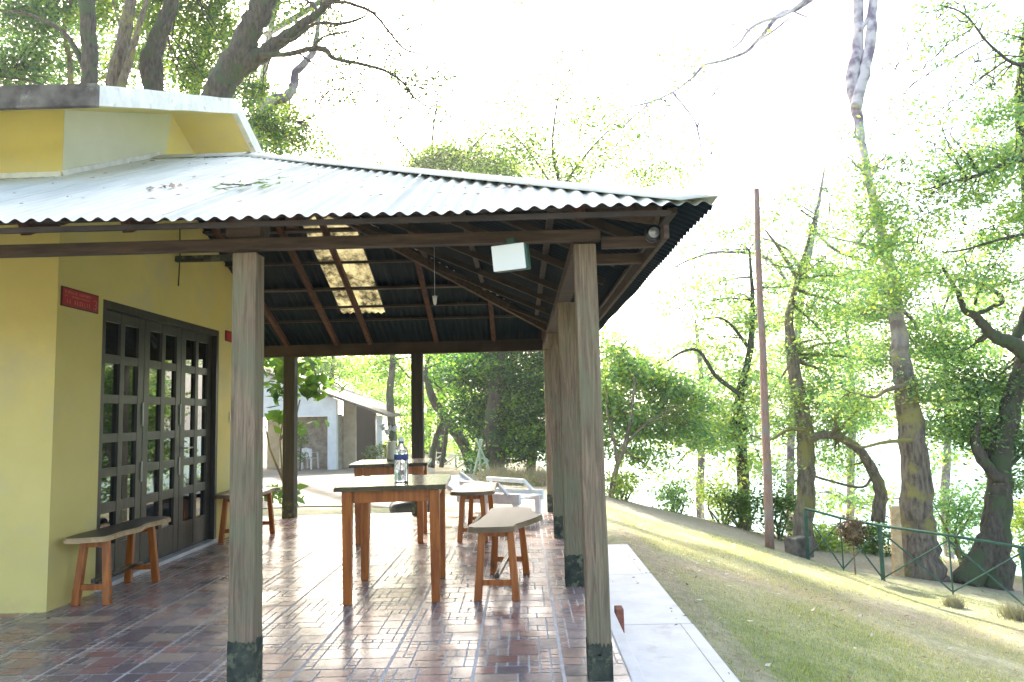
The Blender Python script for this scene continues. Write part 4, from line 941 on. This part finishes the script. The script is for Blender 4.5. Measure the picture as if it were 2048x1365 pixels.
tree('lakeside_tree', 'mossy lakeside trunk just right of the tall pole', [PL([(1608, 1060), (1612, 980), (1612, 900), (1608, 850), (1592, 760), (1582, 700), (1578, 640), (1590, 580), (1612, 500), (1632, 420)], 14.8, [38, 34, 34, 32, 26, 22, 17, 12, 7, 3]),
      PL([(1618, 880), (1650, 870), (1690, 880), (1722, 905), (1745, 940), (1760, 985), (1756, 1045)], 14.6, [18, 16, 17, 18, 20, 24, 26]),
      PL([(1608, 860), (1575, 860), (1540, 880), (1500, 870)], 14.6, [9, 7, 5, 3]), PL([(1620, 950), (1670, 965), (1725, 975), (1745, 950)], 14.6, [5, 5, 5, 6]), PL([(1596, 560), (1560, 500), (1530, 460)], 14.8, [10, 7, 3]), PL([(1630, 440), (1600, 420)], 14.8, [5, 3])],
     [(1600, 620, 15, 60, 900), (1580, 700, 15, 50, 700), (1650, 640, 15.2, 65, 900), (1650, 790, 15, 70, 1500), (1590, 790, 15, 60, 1300), (1680, 850, 15, 60, 1100), (1560, 850, 15, 50, 800), (1640, 720, 15, 60, 900), (1640, 560, 14.6, 55, 500), (1600, 530, 14.6, 50, 420), (1620, 460, 14.6, 45, 260), (1560, 520, 15, 50, 120), (1700, 930, 15, 40, 250), (1560, 940, 15, 40, 300), (1680, 540, 15, 60, 260), (1700, 450, 15, 60, 200), (1640, 470, 15, 50, 120), (1700, 620, 15, 60, 500), (1740, 700, 15, 60, 600), (1650, 900, 15, 50, 300)],
     ['leaf_pale', 'leaf_glare'], 'bark2', .070, 'trees between the lawn and the lake', seed=52, twigs=2, tw=16, spread=.18)
tree('lakeside_tree', 'split dark trunk leaning right beyond the fence at the right edge', [PL([(1985, 1175), (1990, 1090), (1996, 1000), (2000, 920), (2010, 860), (2030, 780), (2060, 700)], 12.4, [70, 56, 46, 42, 40, 34, 28]),
      PL([(1930, 1172), (1965, 1110), (1990, 1050), (1996, 990)], 12.3, [52, 46, 36, 26]), PL([(1996, 960), (1965, 920), (1950, 880), (1960, 840)], 12.3, [22, 22, 18, 10]),
      PL([(2060, 720), (2030, 690), (2000, 680), (1975, 660), (1950, 632), (1930, 622), (1918, 590), (1900, 560), (1885, 535)], 12, [34, 30, 26, 20, 16, 12, 10, 8, 5]),
      PL([(1950, 630), (1985, 615), (2005, 600), (1985, 580), (1950, 565), (1905, 558)], 12, [8, 10, 11, 9, 8, 5]), PL([(2030, 685), (2048, 640), (2060, 580), (2055, 400), (2040, 200), (2060, 0)], 12.2, [20, 18, 16, 20, 18, 12]), PL([(1950, 610), (1960, 580), (1990, 572), (2048, 560)], 12, [6, 5, 4, 4])],
     [(2010, 780, 12.6, 75, 1600), (1930, 760, 12.8, 60, 1000), (1950, 850, 12.6, 65, 1300), (2040, 880, 12.6, 60, 1100), (1900, 690, 13, 45, 500), (2030, 960, 12.6, 40, 500), (1990, 880, 12.8, 50, 800), (2040, 640, 13, 50, 400)],
     ['leaf_mid', 'leaf_pale'], 'bark', .070, 'trees between the lawn and the lake', seed=53, twigs=2, tw=16, spread=.18)
tree('lakeside_tree', 'dense overhanging tree crown entering at the upper right edge', [[[V3(9.5, 12.0, -2.0), V3(9.3, 11.6, 2), V3(8.9, 11, 5.5), V3(8.6, 10.8, 9)], [.3, .26, .22, .12]], PL([(2110, 330), (2040, 320), (1960, 350), (1900, 365), (1850, 380)], 10.8, [16, 10, 8, 5, 2]), PL([(2110, 100), (2040, 130), (1980, 90), (1930, 30), (1880, 10)], 10.8, [12, 8, 5, 4, 2]), PL([(2120, 480), (2040, 470), (1930, 500), (1880, 505)], 10.8, [10, 6, 4, 2])],
     [(2010, 330, 11, 60, 900), (1930, 330, 11, 55, 480), (1880, 370, 11, 45, 480), (2030, 220, 11, 50, 700), (1960, 390, 11, 40, 400), (1990, 480, 11.2, 50, 500), (1900, 440, 11.5, 50, 160), (2040, 60, 11, 50, 280), (1960, 50, 11, 60, 170), (1880, 20, 11, 50, 120), (1850, 130, 11.5, 40, 60), (1820, 210, 12, 50, 120), (1870, 240, 12, 50, 80), (1940, 150, 11, 60, 100), (2050, 420, 11, 50, 800), (1830, 330, 11.3, 50, 140), (1850, 430, 11.3, 60, 260), (1820, 520, 11.3, 60, 300), (1930, 560, 11.3, 60, 420), (2000, 560, 11.3, 60, 500), (1780, 390, 11.5, 40, 70), (2040, 300, 11.3, 50, 500), (1990, 250, 11.3, 50, 300), (1900, 90, 11.3, 60, 220), (1790, 130, 11.5, 40, 60), (1850, 50, 11.4, 60, 200), (1930, 0, 11.4, 60, 300), (1960, 190, 11.4, 60, 300), (1840, 250, 11.4, 60, 140), (2030, 130, 11.3, 60, 500), (1890, 310, 11.4, 50, 160)],
     ['leaf_pale', 'leaf_glare'], 'bark', .068, 'trees between the lawn and the lake', seed=54, twigs=2, tw=14, spread=.15)
tree('lakeside_tree', 'slender dark lakeside trunk left of the tall pole', [PL([(1488, 985), (1484, 920), (1480, 860), (1478, 800), (1500, 700), (1505, 600), (1498, 500)], 18.5, [24, 22, 22, 18, 13, 9, 4]), PL([(1500, 700), (1450, 640), (1400, 640)], 18.5, [8, 5, 2]), PL([(1480, 790), (1430, 750), (1400, 705), (1370, 702), (1330, 725), (1300, 740)], 18, [9, 8, 6, 5, 4, 3])],
     [(1480, 840, 18.5, 65, 1200), (1440, 870, 18.5, 55, 900), (1500, 770, 18.5, 60, 800), (1450, 700, 18.5, 50, 350), (1510, 640, 18.5, 50, 350), (1430, 560, 18.5, 45, 90), (1480, 500, 18.5, 45, 60), (1390, 590, 18, 35, 120), (1500, 930, 18.5, 40, 400), (1560, 580, 18.5, 40, 200), (1460, 590, 18.5, 50, 160), (1540, 500, 18.5, 50, 120), (1400, 640, 18.5, 50, 120), (1350, 590, 18.5, 40, 60), (1420, 450, 18.5, 50, 70), (1560, 400, 18.5, 50, 70), (1500, 640, 18.5, 60, 260), (1360, 500, 18.5, 40, 50)],
     ['leaf_pale', 'leaf_glare'], 'bark', .11, 'trees between the lawn and the lake', seed=55, twigs=2, tw=16, spread=.22)
tree('lakeside_tree', 'rounded leafy tree just right of the front corner post', [PL([(1222, 1000), (1232, 940), (1250, 890), (1262, 830), (1270, 760)], 15.9, [12, 10, 9, 7, 4]), PL([(1235, 930), (1228, 880), (1215, 830), (1212, 770)], 15.9, [7, 6, 5, 3]), PL([(1240, 900), (1290, 850), (1340, 820)], 15.9, [6, 5, 3])],
     [(1240, 740, 16.5, 55, 1500), (1290, 760, 17, 60, 1700), (1230, 830, 16.5, 50, 1300), (1350, 790, 17, 60, 1700), (1290, 850, 17, 65, 1800), (1370, 860, 17, 55, 1200), (1400, 820, 17.5, 50, 900), (1190, 790, 16.5, 60, 1500), (1260, 900, 16.5, 40, 400), (1300, 925, 16.5, 40, 120), (1350, 920, 17, 40, 100), (1420, 900, 17, 40, 160), (1220, 690, 16.5, 40, 500), (1180, 890, 16.5, 50, 900)],
     ['leaf_pale', 'leaf_glare'], 'bark2', .10, 'trees between the lawn and the lake', seed=56, twigs=2, tw=18, spread=.2)
# far trees through the gaps, on the bank
tree('hazy_tree', 'tall airy tree with thin grey stem rising behind the top of the tall pole', [PL([(1580, 1010), (1585, 820), (1598, 640), (1612, 540), (1628, 460), (1640, 390), (1650, 330)], 22, [16, 14, 13, 14, 10, 6, 3]), PL([(1612, 560), (1590, 520), (1560, 490), (1500, 470)], 22, [8, 7, 5, 3]), PL([(1628, 460), (1670, 500), (1720, 520), (1760, 540)], 22, [7, 6, 4, 3]), PL([(1600, 620), (1540, 520), (1440, 505), (1380, 520), (1340, 540)], 20, [6, 8, 6, 4, 2])],
     [(1500, 440, 22, 60, 160), (1580, 420, 22, 70, 220), (1650, 380, 22, 70, 220), (1700, 480, 22, 70, 300), (1740, 560, 22, 60, 400), (1440, 480, 21, 60, 150), (1400, 560, 21, 50, 140), (1540, 560, 22, 60, 260), (1640, 560, 22, 60, 360), (1460, 620, 21, 60, 240), (1720, 400, 22, 60, 180), (1340, 620, 21, 40, 90), (1790, 460, 21, 60, 260)], ['leaf_pale', 'leaf_glare'], 'bark3', .12, 'pale trees farther down the bank', seed=66, tw=12, spread=.25, twigs=2)
for i, (px, Y, lab, cl) in enumerate([(1700, 21, 'hazy tree glimpsed between the thickest trunk and the mossy trunk', [(1700, 640, 21, 60, 600), (1690, 720, 21, 70, 900), (1730, 820, 21, 60, 900), (1720, 560, 21, 50, 300), (1680, 560, 21, 50, 240), (1680, 930, 21, 50, 240), (1740, 1000, 20, 50, 300), (1650, 1000, 20, 50, 240)]),
        (1890, 20, 'hazy tree behind the thickest lakeside trunk on its right side', [(1890, 640, 20, 60, 600), (1880, 720, 20, 60, 700), (1960, 600, 20, 70, 600), (1860, 540, 20, 60, 400), (1960, 700, 20, 60, 600), (1910, 800, 20, 50, 700), (1940, 860, 20, 60, 700), (2010, 800, 20, 60, 700), (1890, 920, 20, 40, 200), (1960, 500, 20, 60, 300)]),
        (1400, 26, 'hazy far tree seen over the rounded leafy tree beside the corner post', [(1420, 760, 26, 60, 900), (1380, 700, 26, 40, 260), (1540, 660, 26, 60, 500), (1540, 740, 26, 60, 900), (1300, 930, 26, 60, 200), (1390, 940, 26, 60, 220), (1500, 900, 26, 60, 260), (1560, 880, 26, 50, 240), (1340, 690, 26, 50, 160)])]):
    tree('hazy_tree', lab, [PL([(px, 1010), (px+5, 800), (px-10, 640)], Y, [16, 12, 5])], cl, ['leaf_pale', 'leaf_glare'], 'bark3', .13, 'pale trees farther down the bank', seed=60+i, tw=16, spread=.28)
# shrubs along the bank
for i, (px, py, Y, r_, n, mt, lab) in enumerate([(1240, 965, 16.2, 34, 700, 'leaf_glare', 'low yellow green shrub at the foot of the corner post tree'), (1345, 985, 17, 40, 700, 'leaf_pale', 'blue green shrub on the bank right of the corner post tree'), (1440, 985, 17, 48, 1000, 'leaf_glare', 'pale yellow shrub on the bank left of the tall pole'), (1480, 1000, 16.6, 36, 800, 'leaf_mid', 'brownish green shrub touching the tall pole on its left'),
        (1555, 1000, 16, 48, 1200, 'leaf_mid', 'leafy shrub on the bank right behind the tall pole'), (1650, 1075, 15.2, 46, 1100, 'leaf_glare', 'bright shrub behind the near end of the green fence'), (1740, 1070, 15.4, 42, 900, 'leaf_mid', 'green shrub behind the thick green fence post'), (1920, 1010, 15, 70, 1500, 'leaf_pale', 'pale green bush between the thickest trunk and the split trunk'), (2050, 1030, 13.6, 46, 900, 'leaf_glare', 'bush behind the fence at the right edge')]):
    c = at(px, py, Y); k = Y/1500; t = thing('shrub', lab, 'shrub', (0, 0, 0), 0, 'shrubs along the lake bank')
    random.seed(i); b = MB(); g_ = g1(c.x, c.y)
    for q in range(5): b.tube([(c.x+random.uniform(-.1, .1), c.y, g_-.1), (c.x+random.uniform(-.3, .3), c.y+random.uniform(-.2, .2), (c.z+g_)/2), (c.x+random.uniform(-1, 1)*r_*k, c.y+random.uniform(-.4, .4), c.z+r_*k*.4)], [.03, .02, .006], 5)
    b.build('stems', M['bark2'], t); leaves('foliage', [((c.x, c.y, c.z), (r_*k, .5, r_*k*.7), n)]+([((c.x, c.y, (c.z+g_)/2), (r_*k*.8, .5, abs(c.z-g_)*.5+.1), n*.6)]), mt, t, .085, 14, .13, 80+i)
# ---------------------------------------------------------------- dark trees beyond the porch
GD = 'trees beyond the far end of the porch'
tree('dark_tree', 'dense dark tree mass left of the corner posts beyond the porch', [PL([(1000, 960), (985, 880), (990, 780), (1010, 680)], 21.5, [40, 32, 26, 16]), PL([(1060, 955), (1065, 880), (1050, 800)], 22, [20, 16, 10])],
     [(990, 740, 22, 70, 7500), (1060, 790, 22, 65, 7000), (960, 830, 22.5, 60, 6000), (1030, 870, 22, 65, 7000), (1090, 890, 22, 50, 2800), (1090, 720, 22, 60, 3200), (930, 740, 22.5, 55, 2600), (1010, 650, 22, 80, 3000), (985, 905, 22, 45, 2200), (1130, 830, 22, 50, 2200)], ['leaf_dark', 'leaf_fresh'], 'bark', .12, GD, seed=71, twigs=1, tw=70, spread=.3)
tree('dark_tree', 'dark trunk leaning left at the low pale fence beyond the porch', [PL([(945, 940), (930, 895), (905, 855), (880, 820), (862, 790), (850, 740)], 24, [24, 22, 20, 18, 16, 10]), PL([(882, 935), (890, 890), (895, 850), (905, 815)], 24.2, [10, 9, 8, 6]), PL([(862, 935), (870, 885), (885, 845)], 24.5, [14, 12, 10])],
     [(880, 760, 25, 45, 1700), (920, 800, 25.5, 45, 1400), (900, 710, 25, 60, 2200), (870, 830, 26.5, 40, 900), (940, 860, 26, 40, 700), (850, 690, 25, 60, 1500)], ['leaf_fresh', 'leaf_glare'], 'bark', .12, GD, seed=72, twigs=1, tw=50, spread=.28)
tree('dark_tree', 'straight thin trunk behind the bungalow veranda pillar', [PL([(786, 915), (784, 850), (780, 790), (786, 720), (780, 640)], 30, [17, 16, 15, 12, 8]), PL([(838, 920), (832, 850), (836, 780), (830, 700)], 27, [18, 16, 15, 12])],
     [(790, 740, 31, 50, 1700), (820, 800, 31, 50, 1500), (750, 730, 31, 45, 1300), (835, 860, 32, 45, 1100), (790, 680, 30, 60, 1500)], ['leaf_fresh', 'leaf_glare'], 'bark', .14, GD, seed=73, twigs=1, tw=50, spread=.3)
tree('dark_tree', 'bright leafy tree rising over the white bungalow roof', [PL([(660, 860), (662, 780), (668, 700)], 37, [12, 10, 7])],
     [(620, 740, 37, 50, 1800), (680, 730, 37, 50, 1800), (730, 770, 38, 45, 1400), (650, 700, 37, 60, 1500), (570, 730, 38, 50, 1300), (760, 810, 38, 35, 800), (520, 730, 38, 50, 900)], ['leaf_fresh', 'leaf_glare'], 'bark', .16, GD, seed=74, twigs=1, tw=50, spread=.35)
tree('dark_tree', 'wide backing tree in shade far behind the bungalow and leaning trunk', [PL([(850, 940), (860, 800), (850, 660)], 44, [14, 12, 8])],
     [(760, 760, 44, 70, 2200), (850, 800, 44, 70, 2200), (900, 880, 44, 50, 1500), (920, 720, 44, 70, 1800), (820, 880, 44, 50, 1300), (680, 740, 45, 70, 1500), (560, 760, 45, 70, 1500), (960, 800, 44, 50, 1200)], ['leaf_fresh', 'leaf_glare'], 'bark', .20, GD, seed=75, twigs=1, tw=70, spread=.5)
# near sapling and big leaved vine beside the far left porch post
sap = thing('leafy_sapling', 'big leaved sapling growing by the dark far left porch post', 'sapling')
b = MB(); random.seed(3); X0 = -3.2; Y0 = 10.35; z0 = g1(X0, Y0)
for pts in ([(575, 1040), (565, 960), (560, 880), (572, 800), (600, 740)], [(565, 960), (540, 900), (530, 850)], [(560, 880), (590, 840), (600, 800)], [(600, 740), (625, 730), (640, 780)]):
    P = [at(x, y, Y0) for x, y in pts]; b.tube(P, [.018, .014, .010, .007, .005][:len(P)], 6)
b.build('stems', M['bark2'], sap)
leaves('foliage', px2([(600, 745, 10.3, 38, 70), (640, 775, 10.3, 26, 40), (560, 780, 10.4, 34, 60), (550, 830, 10.4, 24, 28), (600, 850, 10.4, 20, 24), (535, 730, 10.6, 34, 50), (560, 985, 10.4, 22, 50), (610, 710, 10.4, 40, 60)], .8), 'leaf_mid', sap, .20, 4, .10, 5)
for i, (px, py, r_, mt, lab) in enumerate([(745, 905, 15, 'leaf_mid', 'small green potted bush before the bungalow veranda'), (770, 902, 17, 'leaf_light', 'pale pinkish bush beside the bungalow pillar'), (600, 880, 14, 'leaf_mid', 'climbing green plant on the bungalow stone wall')]):
    c = at(px, py, 27.6); k = 27.6/1500; t = thing('garden_bush', lab, 'bush', (0, 0, 0), 0, 'bushes by the bungalow')
    MB().tube([(c.x, c.y, g1(c.x, c.y)-.05), (c.x+.05, c.y, c.z)], .03, 6).build('stem', M['bark'], t); leaves('foliage', [(tuple(c), (r_*k, .3, r_*k), 500), ((c.x, c.y, (c.z+g1(c.x, c.y))/2), (r_*k*.7, .25, .2), 200)], mt, t, .09, 10, .1, 90+i)
def spikes(name, base, L0, L1, w_, mt, parent, seed, lean=.45):
    r = np.random.default_rng(seed); n = len(base); d = r.normal(size=(n, 3))*lean; d[:, 2] = np.abs(d[:, 2]*.5)+1; d /= np.linalg.norm(d, axis=1)[:, None]; L = r.uniform(L0, L1, (n, 1))
    sd = np.cross(d, [0, 1, .2])*w_; V = np.stack([base-sd, base+sd, base+d*L], 1).reshape(-1, 3); return raw(name, V, np.arange(3*n).reshape(-1, 3), M[mt], parent)
# dry hedge beyond the porch and dry tufts
dh = thing('dry_hedge', 'low tangle of dry grey twigs below the dark tree mass', 'hedge')
cl = []; rh = np.random.default_rng(4)
for px in range(975, 1125, 5):
    p = gpix(px, 966+(px-985)*.05); n = 90; cl.append(np.array(p)+np.c_[rh.normal(size=n)*.12, rh.normal(size=n)*.3, rh.random(n)*.15])
cl = np.concatenate(cl); spikes('twigs', cl, .1, .5, .006, 'twiggrey', dh, 5, 1.0); leaves('foliage', [(tuple(c), (.15, .2, .15), 12) for c in cl[::60]], 'leaf_pale', dh, .06, 6, .08, 95)
for i, (px, py, lab) in enumerate([(1908, 1215, 'dry tuft of grass at the foot of the fence, left one of two'), (2035, 1240, 'larger dry tuft of grass at the right edge under the fence')]):
    p = gpix(px, py); r = np.random.default_rng(i+3); n = 420; s = .7+.35*i
    base = np.array(p)+np.c_[r.normal(size=(n, 2))*.07*s, np.zeros(n)]; d = r.normal(size=(n, 3))*.45; d[:, 2] = 1; d /= np.linalg.norm(d, axis=1)[:, None]; L = r.uniform(.1, .26, (n, 1))*s
    sd = np.cross(d, [0, 1, .2])*.004; V = np.stack([base-sd, base+sd, base+d*L], 1).reshape(-1, 3); o = raw('dry_tuft', V, np.arange(3*n).reshape(-1, 3), M['twiggrey']); tag(o, lab, 'grass tuft', 'dry tufts below the fence')
fb = at(1705, 1062, 11.7); t = thing('twig_ball', 'round brown twig ball hanging on the green fence rail', 'bush', (0, 0, 0)); b = MB(); r = bmesh.ops.create_icosphere(b.bm, subdivisions=3, radius=.15)
for v in b.bm.verts: v.co *= random.uniform(.85, 1.1)
bmesh.ops.translate(b.bm, vec=fb, verts=b.bm.verts[:]); b.tube([fb, (fb.x, fb.y, g1(fb.x, fb.y)-.05)], .012, 6); b.build('core', M['dry'], t); leaves('twigs', [(tuple(fb), (.21, .17, .23), 1500)], 'twigbrown', t, .05, 6, .02, 97)
# ---------------------------------------------------------------- grass and fallen leaves
def grass():
    r = np.random.default_rng(5); n = 420000
    X = 1.10+r.random(n)**.9*7; Y = 2.6+r.random(n)**1.7*10; fy = 17.67-1.13*X
    dens = .5+.5*np.sin(X*2.3+np.sin(Y*1.7)*1.5)*np.cos(Y*1.9-X) + 1.3*np.exp(-((X-2.2)**2+(Y-4.6)**2)/2.2)
    k = (Y < fy-.1) & (X/Y < .85) & (r.random(n) < np.clip(dens, .12, 1)) & ((np.abs(X-1.22) > .10)|(r.random(n) < .3)); X, Y = X[k], Y[k]; n = len(X)
    Z = gz(X, Y); B = np.c_[X, Y, Z-.004]; d = r.normal(size=(n, 3))*.5; d[:, 2] = 1; d /= np.linalg.norm(d, axis=1)[:, None]
    L = r.uniform(.012, .038, (n, 1))*np.where(r.random((n, 1)) < .03, 1.7, 1); sd = np.cross(d, r.normal(size=(n, 3))); sd /= np.linalg.norm(sd, axis=1)[:, None]; sd *= .0022
    V = np.stack([B-sd, B+sd, B+d*L], 1).reshape(-1, 3); F = np.arange(3*n).reshape(-1, 3)
    green = (np.exp(-((X-2.2)**2+(Y-4.6)**2)/2.5)+.35*np.sin(X*3)*np.sin(Y*2.2)+.15) > r.random(n)
    for nm, mk, mt in (('grass', green, 'grassblade'), ('dry_grass', ~green, 'grassdry')):
        Fm = F[mk]; Vm = V[Fm.ravel()]; o = raw(nm, Vm, np.arange(len(Vm)).reshape(-1, 3), M[mt]); o['kind'] = 'stuff'
grass()
def litter(name, n, size, mt, seed, xr, yr):
    r = np.random.default_rng(seed); X = r.uniform(*xr, n); Y = r.uniform(*yr, n); k = X/Y < .8; X, Y = X[k], Y[k]; n = len(X)
    P = np.c_[X, Y, gz(X, Y)+.014]; nrm = r.normal(size=(n, 3))*.25; nrm[:, 2] = 1; nrm /= np.linalg.norm(nrm, axis=1)[:, None]; a = np.cross(nrm, r.normal(size=(n, 3))); a /= np.linalg.norm(a, axis=1)[:, None]; b = np.cross(nrm, a)
    L = size*r.uniform(.4, 1.2, (n, 1)); W = L*r.uniform(.2, .45, (n, 1)); V = np.stack([P-a*L, P-b*W+a*L*.1, P+a*L+nrm*L*.2, P+b*W], 1).reshape(-1, 3)
    o = raw(name, V, np.arange(4*n).reshape(-1, 4), M[mt]); o['kind'] = 'stuff'
litter('fallen_leaves', 210, .032, 'petal', 8, (1.2, 7), (3, 12))
litter('fallen_brown_leaves', 700, .026, 'browndry', 9, (1.2, 7), (3, 12))
r9 = np.random.default_rng(12)
def onplane(name, P, size, mt):
    n = len(P); a = r9.normal(size=(n, 3)); a[:, 2] *= .1; a /= np.linalg.norm(a, axis=1)[:, None]; b = np.cross([0, 0, 1.], a); L = size*r9.uniform(.5, 1.2, (n, 1)); V = np.stack([P-a*L, P-b*L*.35+[0, 0, .004], P+a*L, P+b*L*.35+[0, 0, .006]], 1).reshape(-1, 3)
    o = raw(name, V, np.arange(4*n).reshape(-1, 4), M[mt]); o['kind'] = 'stuff'
onplane('step_leaf_litter', np.c_[np.where(r9.random(30) < .6, r9.uniform(.98, 1.07, 30), r9.uniform(.56, 1.05, 30)), r9.uniform(2.5, 8, 30), np.full(30, -.140)], .018, 'browndry')
onplane('floor_leaf_litter', np.c_[r9.uniform(-3.1, .45, 60), r9.uniform(3.2, 9.6, 60), np.full(60, .006)], .014, 'browndry')
for (px, py, sc, nn, lab) in ((503, 380, .12, 26, 'green leafy sprig lying on the middle of the metal roof'), (330, 386, .05, 9, 'small dark dead sprig lying on the metal roof near the eave')):
    rr_ = ray(px, py); tt = (EZ-sF*EY0-H)/(rr_[2]-sF*rr_[1]); c_ = np.array([0, 0, H])+tt*rr_
    t = thing('fallen_sprig', lab, 'sprig'); P = np.c_[c_[0]+r9.normal(size=nn)*sc, c_[1]+r9.normal(size=nn)*sc*.8, np.zeros(nn)]; P[:, 2] = EZ+sF*(P[:, 1]-EY0)+.035
    a = r9.normal(size=(nn, 3)); a[:, 2] = a[:, 1]*sF; a /= np.linalg.norm(a, axis=1)[:, None]; b_ = np.cross([0, -.4, .9], a); L = .045*r9.uniform(.5, 1.2, (nn, 1)); V = np.stack([P-a*L, P-b_*L*.4, P+a*L+[0, 0, .012], P+b_*L*.4], 1).reshape(-1, 3)
    raw('leaves', V, np.arange(4*nn).reshape(-1, 4), M['leaf_mid' if nn > 10 else 'browndry'], t)
    MB().tube([tuple(P[0]), tuple(c_+[0, 0, .03]), tuple(P[1])], .004, 5).build('stem', M['twig'], t)
# debris on the roof
r_ = random.Random(6); b = MB()
for k in range(110):
    x = r_.uniform(-4.8, .1); y = r_.uniform(3.6, 4.9) if x < -3.2 else r_.uniform(3.6, max(3.7, min(6.2, hipx_front(x)-.1)))
    z = EZ+sF*(y-EY0)+.03; s = r_.uniform(.008, .03); a = r_.uniform(0, 6.28)
    c_, s_ = math.cos(a)*s, math.sin(a)*s
    b.poly([(x-c_, y-s_, z-sF*s_), (x+s_*.4, y-c_*.4, z+.006-sF*c_*.4), (x+c_, y+s_, z+sF*s_+.004), (x-s_*.4, y+c_*.4, z+.006+sF*c_*.4)])
o = b.build('roof_litter', M['browndry']); o['kind'] = 'stuff'
